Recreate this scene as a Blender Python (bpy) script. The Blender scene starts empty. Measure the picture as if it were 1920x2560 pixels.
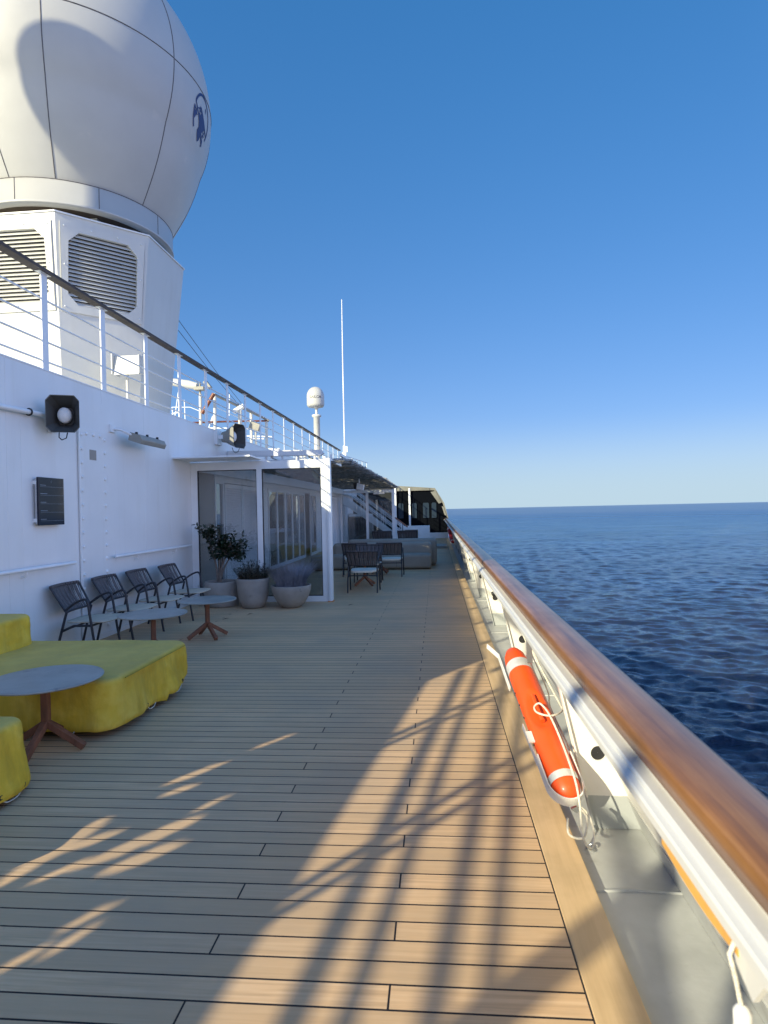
import bpy, math, random
import numpy as np
from mathutils import Vector, Matrix, noise
random.seed(7)
sc = bpy.context.scene
COL = sc.collection
PI = math.pi
R = math.radians

# ------------------------------------------------------------------ mesh builder
class MB:
    def __init__(s):
        s.v = []; s.f = []; s.sm = []
    def add(s, vs, fs, smooth=False):
        o = len(s.v)
        s.v += [tuple(p) for p in vs]
        s.f += [tuple(o + i for i in f) for f in fs]
        s.sm += [smooth] * len(fs)
        return s
    def box(s, x0, x1, y0, y1, z0, z1):
        v = [(x0,y0,z0),(x1,y0,z0),(x1,y1,z0),(x0,y1,z0),(x0,y0,z1),(x1,y0,z1),(x1,y1,z1),(x0,y1,z1)]
        return s.add(v, [(0,3,2,1),(4,5,6,7),(0,1,5,4),(1,2,6,5),(2,3,7,6),(3,0,4,7)])
    def obox(s, c, u, v, w, a, b, d):
        """oriented box: centre c, unit axes u v w, half sizes a b d"""
        c, u, v, w = map(Vector, (c, u, v, w))
        P = [c + u*(i*a) + v*(j*b) + w*(k*d) for k in (-1,1) for i,j in ((-1,-1),(1,-1),(1,1),(-1,1))]
        return s.add(P, [(0,3,2,1),(4,5,6,7),(0,1,5,4),(1,2,6,5),(2,3,7,6),(3,0,4,7)])
    def bar(s, p, q, wd, th, up=(0,0,1)):
        p, q = Vector(p), Vector(q); d = (q-p); L = d.length; d.normalize()
        up = Vector(up); side = d.cross(up)
        if side.length < 1e-4: side = d.cross(Vector((1,0,0)))
        side.normalize(); u2 = side.cross(d)
        return s.obox((p+q)/2, d, side, u2, L/2, wd/2, th/2)
    def tube(s, path, r, n=10, caps=True, closed=False):
        path = [Vector(p) for p in path]; m = len(path)
        rr = r if isinstance(r, (list, tuple)) else [r]*m
        rings = []; ref = None
        for i, p in enumerate(path):
            if closed: t = path[(i+1) % m] - path[i-1]
            elif i == 0: t = path[1]-path[0]
            elif i == m-1: t = path[-1]-path[-2]
            else: t = (path[i+1]-p).normalized() + (p-path[i-1]).normalized()
            t.normalize()
            if ref is None:
                a = Vector((0,0,1)) if abs(t.z) < .9 else Vector((1,0,0))
                ref = t.cross(a).normalized()
            ref = (ref - t*ref.dot(t)).normalized()
            b = t.cross(ref)
            rings.append([p + (ref*math.cos(2*PI*k/n) + b*math.sin(2*PI*k/n))*rr[i] for k in range(n)])
        V = [q for rg in rings for q in rg]; F = []
        for i in range(m if closed else m-1):
            j = (i+1) % m
            for k in range(n):
                F.append((i*n+k, i*n+(k+1)%n, j*n+(k+1)%n, j*n+k))
        s.add(V, F, True)
        if caps and not closed:
            s.add(rings[0], [tuple(range(n))[::-1]]); s.add(rings[-1], [tuple(range(n))])
        return s
    def lathe(s, prof, n=32, c=(0,0,0), a0=0, a1=2*PI, smooth=True, caps=False):
        full = abs(a1-a0-2*PI) < 1e-6; m = n if full else n+1
        V = [(c[0]+r*math.cos(a0+(a1-a0)*k/n), c[1]+r*math.sin(a0+(a1-a0)*k/n), c[2]+z) for r, z in prof for k in range(m)]
        F = []
        for i in range(len(prof)-1):
            for k in range(n):
                k2 = (k+1) % m
                F.append((i*m+k, i*m+k2, (i+1)*m+k2, (i+1)*m+k))
        s.add(V, F, smooth)
        if caps:
            s.add([V[k] for k in range(m)], [tuple(range(m))[::-1]])
            s.add([V[(len(prof)-1)*m+k] for k in range(m)], [tuple(range(m))])
        return s
    def prism(s, poly, axis, a, b, smooth=False):
        """extrude polygon (2D) along axis 'x','y','z' from a to b"""
        def P(p, t):
            return (t, p[0], p[1]) if axis == 'x' else (p[0], t, p[1]) if axis == 'y' else (p[0], p[1], t)
        n = len(poly)
        V = [P(p, a) for p in poly] + [P(p, b) for p in poly]
        s.add(V, [(i, (i+1) % n, n+(i+1) % n, n+i) for i in range(n)], smooth)
        s.add([P(p, a) for p in poly], [tuple(range(n))[::-1]])
        s.add([P(p, b) for p in poly], [tuple(range(n))])
        return s
    def ball(s, c, r, n=12, m=8):
        pr = [(max(1e-4, math.sin(PI*i/m))*r, -math.cos(PI*i/m)*r) for i in range(m+1)]
        return s.lathe(pr, n, c)
    def xf(s, M):
        s.v = [tuple(M @ Vector(p)) for p in s.v]; return s

def fixnormals(me):
    import bmesh
    bm = bmesh.new(); bm.from_mesh(me)
    bmesh.ops.recalc_face_normals(bm, faces=bm.faces)
    bm.to_mesh(me); bm.free()

def build(name, mb, mat, parent=None, world=False, bevel=0, loc=None):
    """link the builder's content as ONE mesh object; world=True: verts are world coords"""
    vs = mb.v
    off = None
    if parent is not None and world:
        r = parent; off = Vector((0,0,0))
        while r is not None:
            off += r.location; r = r.parent
    elif parent is None and loc is not None and world:
        off = Vector(loc)
    if off is not None:
        vs = [(x-off.x, y-off.y, z-off.z) for x, y, z in vs]
    me = bpy.data.meshes.new(name); me.from_pydata(vs, [], mb.f); me.update()
    me.polygons.foreach_set('use_smooth', mb.sm)
    fixnormals(me)
    if mat: me.materials.append(mat)
    o = bpy.data.objects.new(name, me); COL.objects.link(o)
    if parent is not None: o.parent = parent
    if loc is not None: o.location = loc
    if bevel:
        b = o.modifiers.new('bevel', 'BEVEL'); b.width = bevel; b.segments = 2; b.limit_method = 'ANGLE'; b.angle_limit = R(40)
    return o

def tag(o, label=None, cat=None, group=None, kind=None):
    if label: o['label'] = label
    if cat: o['category'] = cat
    if group: o['group'] = group
    if kind: o['kind'] = kind
    return o
def thing(name, label, cat, loc=(0,0,0), rotz=0, group=None):
    o = bpy.data.objects.new(name, None); COL.objects.link(o)
    o.location = loc; o.rotation_euler = (0,0,rotz); o.empty_display_size = .1
    return tag(o, label, cat, group)
def dup(root, loc, rotz=0, label=None):
    def cp(o, par):
        c = o.copy(); COL.objects.link(c)
        if par is not None: c.parent = par
        for ch in [k for k in kids.get(o.name, [])]: cp(ch, c)
        return c
    kids = {}
    for k in list(bpy.data.objects):
        if k.parent: kids.setdefault(k.parent.name, []).append(k)
    r = cp(root, None); r.location = loc; r.rotation_euler = (0,0,rotz)
    if label: r['label'] = label
    return r

# ------------------------------------------------------------------ materials
class NT:
    def __init__(s, name):
        s.m = bpy.data.materials.new(name); s.m.use_nodes = True
        s.t = s.m.node_tree; s.n = s.t.nodes; s.l = s.t.links
        s.p = s.n['Principled BSDF']; s.out = s.n['Material Output']
    def node(s, t, **k):
        n = s.n.new(t)
        for a, b in k.items(): setattr(n, a, b)
        return n
    def _in(s, sock, v):
        if v is None: return
        if hasattr(v, 'is_output') or isinstance(v, bpy.types.NodeSocket): s.l.new(v, sock)
        else:
            try: sock.default_value = v
            except Exception: sock.default_value = (*v, 1)
    def math(s, op, a, b=None, c=None):
        n = s.node('ShaderNodeMath', operation=op)
        for i, v in enumerate((a, b, c)):
            if v is not None: s._in(n.inputs[i], v)
        return n.outputs[0]
    def vmul(s, v, k):
        n = s.node('ShaderNodeVectorMath', operation='MULTIPLY'); s._in(n.inputs[0], v); n.inputs[1].default_value = k
        return n.outputs[0]
    def coord(s): return s.node('ShaderNodeTexCoord').outputs['Object']
    def noise(s, vec, scale, detail=4, rough=.55):
        n = s.node('ShaderNodeTexNoise'); s._in(n.inputs['Vector'], vec)
        n.inputs['Scale'].default_value = scale; n.inputs['Detail'].default_value = detail; n.inputs['Roughness'].default_value = rough
        return n.outputs[0]
    def ramp(s, fac, stops):
        n = s.node('ShaderNodeValToRGB'); s._in(n.inputs[0], fac)
        e = n.color_ramp.elements
        while len(e) < len(stops): e.new(.5)
        for i, (p, c) in enumerate(stops):
            e[i].position = p; e[i].color = (*c, 1) if len(c) == 3 else c
        return n.outputs[0]
    def mix(s, fac, a, b, mode='MIX'):
        n = s.node('ShaderNodeMix', data_type='RGBA', blend_type=mode)
        s._in(n.inputs[0], fac); s._in(n.inputs[6], a); s._in(n.inputs[7], b)
        return n.outputs[2]
    def bump(s, h, strength, dist=.01, normal=None):
        n = s.node('ShaderNodeBump'); s._in(n.inputs['Height'], h)
        n.inputs['Strength'].default_value = strength; n.inputs['Distance'].default_value = dist
        if normal is not None: s.l.new(normal, n.inputs['Normal'])
        return n.outputs[0]
    def set(s, **k):
        for a, v in k.items(): s._in(s.p.inputs[a.replace('_', ' ')], v)
        return s

def simple(name, col, rough=.5, metal=0, var=.12, vscale=6, bscale=60, bstr=.15, bdist=.003, stretch=None, dirt=None, spec=None, coat=None):
    t = NT(name); c = t.coord()
    if stretch: c = t.vmul(c, stretch)
    n1 = t.noise(c, vscale, 5)
    a = tuple(max(0, x*(1-var)) for x in col); b = tuple(min(1, x*(1+var)) for x in col)
    colr = t.ramp(n1, [(.3, a), (.7, b)])
    if dirt:
        n3 = t.noise(c, dirt[1], 6, .65)
        m = t.ramp(n3, [(dirt[2], (0,0,0)), (min(.99, dirt[2]+.16), (1,1,1))])
        colr = t.mix(m, colr, dirt[0])
    t.set(Base_Color=colr, Metallic=metal)
    t.set(Roughness=t.math('MULTIPLY_ADD', n1, .2, rough-.1))
    if bstr: t.set(Normal=t.bump(t.noise(c, bscale, 3), bstr, bdist))
    if spec is not None: t.set(Specular_IOR_Level=spec)
    if coat: t.set(Coat_Weight=coat, Coat_Roughness=.15)
    return t.m

M = {}
def hullpaint(name, col, rough=.28, streak=.22):
    """ship's enamel: gentle plate waviness, rain streaks, brush texture"""
    t = NT(name); c = t.coord()
    n1 = t.noise(c, 1.3, 5)
    st = t.noise(t.vmul(c, (3.3, 3.3, .3)), 2.2, 6, .65)
    a = tuple(x*.93 for x in col)
    cc = t.ramp(n1, [(.3, a), (.7, col)])
    cc = t.mix(t.math('MULTIPLY', t.ramp(st, [(.52, (0,0,0)), (.75, (1,1,1))]), streak), cc, tuple(x*k for x, k in zip(col, (.78,.74,.66))))
    sp = t.noise(c, 25, 6, .7)
    cc = t.mix(t.math('MULTIPLY', t.ramp(sp, [(.66, (0,0,0)), (.74, (1,1,1))]), .35), cc, tuple(x*k for x, k in zip(col, (.62,.55,.45))))
    t.set(Base_Color=cc, Roughness=t.math('MULTIPLY_ADD', st, .25, rough-.08))
    b1 = t.bump(t.noise(c, 1.8, 2), .35, .03)
    b2 = t.bump(t.noise(c, 90, 3), .12, .002, b1)
    t.set(Normal=b2)
    return t.m
M['white'] = hullpaint('white_enamel', (.80,.80,.78))
M['whiteclean'] = simple('white_coated_aluminium', (.80,.81,.80), .35, 0, .04, 3, 120, .06, .001, dirt=((.5,.47,.4),5,.66))
M['cream'] = hullpaint('cream_enamel', (.62,.61,.56), .35)
M['bulwhite'] = hullpaint('bulwark_enamel', (.72,.71,.68), .3)
M['dome'] = simple('dome_gelcoat', (.50,.49,.455), .42, 0, .05, 1.2, 40, .04, .003, dirt=((.6,.56,.5),2.5,.62))
M['seamyellow'] = simple('canvas_piping', (.42,.30,.03), .8, 0, .2, 20)
M['seam'] = simple('seam_sealant', (.13,.12,.12), .7, 0, .2, 20)
M['gray'] = simple('waterway_paint', (.43,.44,.43), .42, 0, .12, 5, 9, .5, .006, dirt=((.24,.23,.20),3.5,.60))
M['dark'] = simple('dark_void', (.012,.013,.015), .6, 0, .2, 10)
M['black'] = simple('black_rubber', (.015,.015,.018), .6, 0, .2, 10)  # also stands in for the shade inside the stanchion holes
M['steel'] = simple('stainless_steel', (.55,.56,.57), .3, 1, .1, 8, 80, .1)
M['tube'] = simple('anthracite_frame', (.022,.023,.030), .45, 0, .15, 12, 150, .1, .001)
M['strap'] = simple('grey_woven_strap', (.115,.10,.098), .85, 0, .22, 30, 400, .4, .001)
M['seatwood'] = simple('weathered_seat', (.50,.43,.33), .8, 0, .2, 10, 60, .3, .002, stretch=(1,6,1))
M['cushion'] = simple('pale_cushion', (.72,.66,.55), .9, 0, .08, 8, 200, .3, .001)
M['ttop'] = simple('grey_laminate_top', (.31,.31,.28), .38, 0, .22, 5, 200, .15, .001, dirt=((.11,.12,.14),9,.58))
M['teak'] = simple('teak_leg', (.23,.088,.045), .6, 0, .3, 6, 60, .3, .002, stretch=(4,4,.8))
M['concrete'] = simple('concrete_planter', (.33,.29,.25), .85, 0, .13, 5, 90, .4, .003, dirt=((.15,.14,.13),7,.60))
M['soil'] = simple('potting_soil', (.03,.022,.016), .95, 0, .4, 40, 60, 1, .01)
M['bark'] = simple('pale_bark', (.19,.15,.12), .85, 0, .3, 20, 60, .5, .004)
M['leafdk'] = simple('dark_glossy_leaf', (.014,.028,.013), .38, 0, .5, 14, 40, .1)
M['leafbush'] = simple('bush_leaf', (.013,.028,.012), .45, 0, .5, 20, 40, .1)
M['fescue'] = simple('blue_fescue_blade', (.24,.24,.28), .6, 0, .4, 9, 40, .1)
M['sofa'] = simple('taupe_outdoor_fabric', (.31,.27,.215), .92, 0, .1, 3, 350, .5, .001)
M['orange'] = simple('orange_plastic', (.86,.085,.008), .48, 0, .06, 5, 60, .06, .001, dirt=((.6,.08,.02),8,.66), coat=.2)
M['redbuoy'] = simple('red_plastic', (.42,.02,.02), .5, 0, .1, 5)
M['reflect'] = simple('reflective_tape', (.62,.63,.62), .32, .25, .12, 25, 200, .2, .001)
M['plwhite'] = simple('white_plastic', (.80,.79,.75), .35, 0, .06, 8, 80, .05)
M['horn'] = simple('grey_beige_horn', (.30,.29,.25), .5, 0, .1, 8)
M['hornin'] = simple('horn_inside', (.075,.075,.07), .7)
M['ductin'] = simple('duct_inside', (.10,.10,.10), .8)
M['canv'] = simple('weathered_canvas', (.19,.185,.15), .8, 0, .3, 1.5)
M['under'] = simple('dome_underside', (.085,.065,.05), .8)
M['rope'] = simple('white_braided_rope', (.72,.68,.58), .85, 0, .2, 60, 260, 1, .004)
M['brownwood'] = simple('varnished_brown', (.20,.062,.03), .45, 0, .3, 8)
M['logo'] = simple('logo_blue', (.012,.03,.13), .5, 0, .1, 20)
M['ink'] = simple('dark_lettering', (.03,.03,.035), .5)
M['reed'] = simple('grey_reed', (.24,.225,.20), .8, 0, .55, 9)
M['reedpale'] = simple('sunlit_reed', (.55,.52,.48), .7, 0, .3, 9)  # pale tone paints the bright sunlit bits along the reed edge
M['panelgrey'] = simple('grey_panel', (.29,.26,.22), .4, 0, .08, 2)
M['navytext'] = simple('pale_print', (.35,.4,.45), .6)
M['amber'] = simple('amber_bounce_light', (.80,.42,.10), .5, 0, .1, 8)  # warm bounce light under the rail cap, put into a colour
M['rust'] = simple('rusty_orange_mark', (.6,.22,.05), .7, 0, .3, 30)

def m_yellow():
    t = NT('yellow_canvas'); c = t.coord()
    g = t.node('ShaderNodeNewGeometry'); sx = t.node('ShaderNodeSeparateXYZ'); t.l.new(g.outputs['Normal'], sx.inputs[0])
    n1 = t.noise(c, 3.2, 6, .6); n2 = t.noise(t.vmul(c, (1,1,.5)), 1.4, 5, .6); n3 = t.noise(c, 320, 2)
    base = t.ramp(n1, [(.28, (.62,.37,.02)), (.5, (.82,.53,.04)), (.72, (.98,.70,.12))])
    nv = t.noise(t.vmul(c, (5, 5, .9)), 2.0, 5, .65)
    base = t.mix(t.math('MULTIPLY', t.ramp(nv, [(.45, (0,0,0)), (.72, (1,1,1))]), .55), base, (.44,.28,.03))
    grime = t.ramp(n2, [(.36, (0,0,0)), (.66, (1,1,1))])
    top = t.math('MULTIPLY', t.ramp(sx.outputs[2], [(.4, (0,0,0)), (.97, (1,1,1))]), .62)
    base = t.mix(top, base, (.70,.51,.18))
    base = t.mix(t.math('MULTIPLY', grime, .32), base, (.38,.25,.05))
    t.set(Base_Color=base, Roughness=.72, Specular_IOR_Level=.3)
    b = t.bump(n1, .6, .03); b = t.bump(t.noise(c, 11, 4, .6), .4, .008, b); b = t.bump(n3, .35, .0015, b); t.set(Normal=b)
    return t.m
M['yellow'] = m_yellow()

def m_deck():
    t = NT('composite_deck_planks')
    g = t.node('ShaderNodeNewGeometry'); sp = t.node('ShaderNodeSeparateXYZ'); t.l.new(g.outputs['Position'], sp.inputs[0])
    X, Y = sp.outputs[0], sp.outputs[1]
    W = .1055
    row = t.math('DIVIDE', t.math('ADD', Y, 60*W*3-1.839), W)
    k = t.math('FLOOR', row); fr = t.math('FRACT', row)
    edge = t.math('MINIMUM', fr, t.math('SUBTRACT', 1.0, fr))
    caulk = t.math('LESS_THAN', edge, .037)
    mod = t.math('MODULO', k, 3.0)
    def is_(v): return t.math('COMPARE', mod, float(v), .3)
    def near(x): return t.math('LESS_THAN', t.math('ABSOLUTE', t.math('SUBTRACT', X, x)), .0036)
    jA = t.math('MULTIPLY', is_(0), t.math('MAXIMUM', near(-.858), near(-3.30)))
    jB = t.math('MULTIPLY', is_(1), near(-.19))
    mask = t.math('MAXIMUM', caulk, t.math('MAXIMUM', jA, jB))
    # board id -> tone
    seg = t.math('ADD', t.math('MULTIPLY', is_(0), t.math('ADD', t.math('GREATER_THAN', X, -.858), t.math('GREATER_THAN', X, -3.3))),
                 t.math('MULTIPLY', is_(1), t.math('GREATER_THAN', X, -.19)))
    wn = t.node('ShaderNodeTexWhiteNoise', noise_dimensions='2D')
    cb = t.node('ShaderNodeCombineXYZ'); t._in(cb.inputs[0], k); t._in(cb.inputs[1], seg); t.l.new(cb.outputs[0], wn.inputs['Vector'])
    cg = t.node('ShaderNodeCombineXYZ'); t._in(cg.inputs[0], X); t._in(cg.inputs[1], Y)
    t._in(cg.inputs[2], t.math('MULTIPLY', wn.outputs[0], 30.0))
    grain = t.noise(t.vmul(cg.outputs[0], (2.2, 60, 1)), 1.0, 6, .62)
    grain2 = t.noise(t.vmul(cg.outputs[0], (9, 240, 1)), 1.0, 3, .6)
    col = t.ramp(grain, [(.24, (.52,.33,.18)), (.5, (.71,.46,.255)), (.76, (.84,.58,.35))])
    col = t.mix(t.math('MULTIPLY', wn.outputs[0], .75), col, (.56,.37,.205))
    stain = t.noise(g.outputs['Position'], 1.1, 6, .62)
    col = t.mix(t.math('MULTIPLY', t.ramp(stain, [(.42, (0,0,0)), (.66, (1,1,1))]), .62), col, (.47,.345,.225))
    spots = t.noise(g.outputs['Position'], 26, 4, .7)
    col = t.mix(t.math('MULTIPLY', t.ramp(spots, [(.70, (0,0,0)), (.76, (1,1,1))]), .5), col, (.22,.17,.13))
    col = t.mix(t.math('MULTIPLY', t.ramp(grain2, [(.55, (0,0,0)), (.8, (1,1,1))]), .25), col, (.64,.50,.35))
    col = t.mix(mask, col, (.012,.011,.012))
    t.set(Base_Color=col, Roughness=t.math('MULTIPLY_ADD', grain, .25, .48), Specular_IOR_Level=.32)
    h = t.math('SUBTRACT', t.math('MULTIPLY', grain2, .12), mask)
    t.set(Normal=t.bump(h, .22, .0015))
    return t.m
M['deck'] = m_deck()
def m_wood(name, cols, axis, rough, coat=0, sc_=(1.2, 26)):
    t = NT(name); c = t.node('ShaderNodeNewGeometry').outputs['Position']
    s3 = [sc_[1]]*3; s3[axis] = sc_[0]
    v = t.vmul(c, tuple(s3))
    g = t.noise(v, 1.0, 6, .62); g2 = t.noise(t.vmul(v, (3,3,3)), 1.6, 3)
    col = t.ramp(g, [(.25, cols[0]), (.5, cols[1]), (.75, cols[2])])
    col = t.mix(t.math('MULTIPLY', g2, .3), col, cols[0])
    big = t.noise(c, 1.6, 5, .6)
    col = t.mix(t.math('MULTIPLY', t.ramp(big, [(.45, (0,0,0)), (.7, (1,1,1))]), .45), col, tuple(x*.55 for x in cols[0]))
    t.set(Base_Color=col, Roughness=t.math('MULTIPLY_ADD', big, .3, rough-.12), Normal=t.bump(g, .12, .002), Coat_Weight=coat, Coat_Roughness=.22)
    return t.m
M['margin'] = m_wood('margin_board', [(.54,.365,.19), (.66,.46,.25), (.74,.53,.31)], 1, .55, 0, (1.1, 22))
M['railwood'] = m_wood('varnished_rail', [(.15,.058,.018), (.31,.135,.040), (.44,.215,.070)], 1, .36, .45, (1.6, 40))
M['railold'] = m_wood('weathered_rail', [(.05,.038,.035), (.08,.06,.05), (.13,.09,.07)], 1, .6, 0, (1.6, 40))

def m_glass(name, tint, refl=1.0, clear=.72):
    t = NT(name)
    tr = t.node('ShaderNodeBsdfTransparent'); tr.inputs[0].default_value = (*tint, 1)
    gl = t.node('ShaderNodeBsdfGlossy'); gl.inputs['Roughness'].default_value = .015; gl.inputs[0].default_value = (refl,)*3+(1,)
    fr = t.node('ShaderNodeFresnel'); fr.inputs[0].default_value = 1.55
    f = t.math('MINIMUM', t.math('MULTIPLY_ADD', fr.outputs[0], 1.0, 1-clear-.24 if clear < .7 else .02), 1.0)
    mx = t.node('ShaderNodeMixShader'); t._in(mx.inputs[0], f); t.l.new(tr.outputs[0], mx.inputs[1]); t.l.new(gl.outputs[0], mx.inputs[2])
    t.l.new(mx.outputs[0], t.out.inputs[0]); t.n.remove(t.p)
    return t.m
M['glass'] = m_glass('screen_glass', (.66,.70,.72))
M['glassdk'] = m_glass('tinted_glass', (.035,.04,.045))
M['doorglass'] = m_glass('door_glass', (.12,.15,.18), 1.0, .5)

def m_display():
    t = NT('display_glass'); t.set(Base_Color=(.010,.016,.030), Roughness=.10, Specular_IOR_Level=.22); return t.m
M['display'] = m_display()

def m_dkglaze():
    t = NT('opaque_dark_glazing'); t.set(Base_Color=(.003,.004,.006), Roughness=.4, Specular_IOR_Level=.04); return t.m
M['dkglaze'] = m_dkglaze()
M['glassclear'] = m_glass('clear_glass', (.84,.87,.88))

def m_sea():
    t = NT('sea_water'); c = t.node('ShaderNodeNewGeometry').outputs['Position']
    n1 = t.noise(t.vmul(c, (1, 1.5, 1)), 1.3, 6, .68); n2 = t.noise(t.vmul(c, (1, 1.6, 1)), .27, 6, .66); n3 = t.noise(t.vmul(c, (1, 1.8, 1)), .02, 6, .6)
    b = t.bump(t.noise(t.vmul(c, (1, 1.8, 1)), .055, 5, .6), .5, 3.0, t.bump(n3, .35, 4.0)); b = t.bump(n2, 1.0, 1.9, b); b = t.bump(n1, 1.0, .5, b)
    dif = t.node('ShaderNodeBsdfDiffuse'); dif.inputs[0].default_value = (.004,.014,.048,1)
    gl = t.node('ShaderNodeBsdfGlossy'); gl.inputs['Roughness'].default_value = .14; gl.inputs[0].default_value = (.84,.95,1.0,1)
    ln = t.node('ShaderNodeVectorMath', operation='LENGTH'); t.l.new(c, ln.inputs[0])
    mr = t.node('ShaderNodeMapRange'); t.l.new(ln.outputs['Value'], mr.inputs[0])
    for i_, v_ in ((1, 150), (2, 2500), (3, .12), (4, .42)): mr.inputs[i_].default_value = v_
    t.l.new(mr.outputs[0], gl.inputs['Roughness'])
    t.l.new(b, gl.inputs['Normal']); t.l.new(b, dif.inputs['Normal'])
    fr = t.node('ShaderNodeFresnel'); fr.inputs[0].default_value = 1.33; t.l.new(t.bump(n1, .25, .2, t.bump(n2, .25, .8)), fr.inputs['Normal'])
    f = t.math('MINIMUM', t.math('MULTIPLY_ADD', fr.outputs[0], 1.25, .02), .56)
    pt = t.noise(t.vmul(c, (1, 2.6, 1)), .011, 5, .65)
    f = t.math('MULTIPLY', f, t.math('MULTIPLY_ADD', pt, .5, .82))
    mx = t.node('ShaderNodeMixShader'); t._in(mx.inputs[0], f); t.l.new(dif.outputs[0], mx.inputs[1]); t.l.new(gl.outputs[0], mx.inputs[2])
    t.l.new(mx.outputs[0], t.out.inputs[0]); t.n.remove(t.p)
    return t.m
M['sea'] = m_sea()
def m_win():
    t = NT('window_reflection'); t.set(Base_Color=(.02,.034,.05), Roughness=.35, Specular_IOR_Level=.15); return t.m
M['winpane'] = m_win()

# ------------------------------------------------------------------ camera, light, sky
H = 1.6
yaw, pitch, roll = R(4.894), R(.172), R(1.266)
F_ = Vector((-math.sin(yaw)*math.cos(pitch), math.cos(yaw)*math.cos(pitch), -math.sin(pitch)))
R_ = Vector((math.cos(yaw), math.sin(yaw), 0)); U_ = R_.cross(F_)
R2 = R_*math.cos(roll) - U_*math.sin(roll); U2 = U_*math.cos(roll) + R_*math.sin(roll)
cam = bpy.data.cameras.new('camera'); co = bpy.data.objects.new('camera', cam); COL.objects.link(co)
mw = Matrix.Identity(4)
for i, a in enumerate((R2, U2, -F_)):
    for j in range(3): mw[j][i] = a[j]
mw.translation = (0, 0, H); co.matrix_world = mw
cam.sensor_fit = 'HORIZONTAL'; cam.sensor_width = 36; cam.lens = 36*1530/1920
cam.clip_start = .05; cam.clip_end = 90000
cam.dof.use_dof = True; cam.dof.focus_distance = 7.0; cam.dof.aperture_fstop = 7.2
sc.camera = co

SA, SE = R(36), R(21.5)
S = Vector((-math.sin(SA)*math.cos(SE), -math.cos(SA)*math.cos(SE), math.sin(SE)))
sun = bpy.data.lights.new('sun', 'SUN'); sun.energy = 5.0; sun.angle = R(.42); sun.color = (1.42, 1.30, .92)
so = bpy.data.objects.new('sun', sun); COL.objects.link(so); so.rotation_euler = (-S).to_track_quat('-Z', 'Y').to_euler(); so.location = (-20,-30,30)
w = bpy.data.worlds.new('World'); sc.world = w; w.use_nodes = True
nt = w.node_tree; bg = nt.nodes['Background']
sky = nt.nodes.new('ShaderNodeTexSky'); sky.sky_type = 'NISHITA'; sky.sun_disc = False; sky.sun_elevation = SE; sky.sun_rotation = R(216)
sky.air_density = 1; sky.dust_density = .3; sky.ozone_density = 3
hs = nt.nodes.new('ShaderNodeHueSaturation'); hs.inputs['Saturation'].default_value = 1.35
gm = nt.nodes.new('ShaderNodeGamma'); gm.inputs[1].default_value = .505
mm = nt.nodes.new('ShaderNodeMix'); mm.data_type = 'RGBA'; mm.blend_type = 'MULTIPLY'; mm.inputs[0].default_value = 1; mm.inputs[7].default_value = (1.76, 2.20, 3.30, 1)
nt.links.new(sky.outputs[0], hs.inputs['Color']); nt.links.new(hs.outputs[0], gm.inputs[0]); nt.links.new(gm.outputs[0], mm.inputs[6]); # added fill: sky brightened to starboard and aft to lift the shaded wall
tc = nt.nodes.new('ShaderNodeTexCoord'); dp = nt.nodes.new('ShaderNodeVectorMath'); dp.operation = 'DOT_PRODUCT'
nrm = nt.nodes.new('ShaderNodeVectorMath'); nrm.operation = 'NORMALIZE'; nt.links.new(tc.outputs['Generated'], nrm.inputs[0])
dp.inputs[1].default_value = (.90, -.40, .17); nt.links.new(nrm.outputs[0], dp.inputs[0])
mr = nt.nodes.new('ShaderNodeMapRange'); mr.interpolation_type = 'SMOOTHSTEP'
for i_, v_ in enumerate((None, .10, .92, 0.0, 1.0)):
    if v_ is not None: mr.inputs[i_].default_value = v_
nt.links.new(dp.outputs['Value'], mr.inputs[0])
sz_ = nt.nodes.new('ShaderNodeSeparateXYZ'); nt.links.new(nrm.outputs[0], sz_.inputs[0])
hz = nt.nodes.new('ShaderNodeMapRange'); hz.interpolation_type = 'SMOOTHSTEP'
for i_, v_ in enumerate((None, .15, -.01, 0.0, .85)):
    if v_ is not None: hz.inputs[i_].default_value = v_
nt.links.new(sz_.outputs[2], hz.inputs[0])
m0 = nt.nodes.new('ShaderNodeMix'); m0.data_type = 'RGBA'; m0.inputs[7].default_value = (5.3, 7.1, 8.3, 1)
nt.links.new(hz.outputs[0], m0.inputs[0]); nt.links.new(mm.outputs[2], m0.inputs[6])
gain = nt.nodes.new('ShaderNodeMix'); gain.data_type = 'RGBA'; gain.inputs[6].default_value = (1,1,1,1); gain.inputs[7].default_value = (4.3, 2.6, 2.35, 1)
nt.links.new(mr.outputs[0], gain.inputs[0])
m2 = nt.nodes.new('ShaderNodeMix'); m2.data_type = 'RGBA'; m2.blend_type = 'MULTIPLY'; m2.inputs[0].default_value = 1
nt.links.new(m0.outputs[2], m2.inputs[6]); nt.links.new(gain.outputs[2], m2.inputs[7]); nt.links.new(m2.outputs[2], bg.inputs[0])
bg.inputs[1].default_value = .1
sc.view_settings.view_transform = 'Standard'; sc.view_settings.look = 'None'; sc.view_settings.exposure = 0; sc.view_settings.gamma = 1
sc.render.engine = 'CYCLES'
try:
    sc.cycles.use_denoising = True; sc.cycles.max_bounces = 10; sc.cycles.transparent_max_bounces = 16
except Exception: pass

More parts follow.
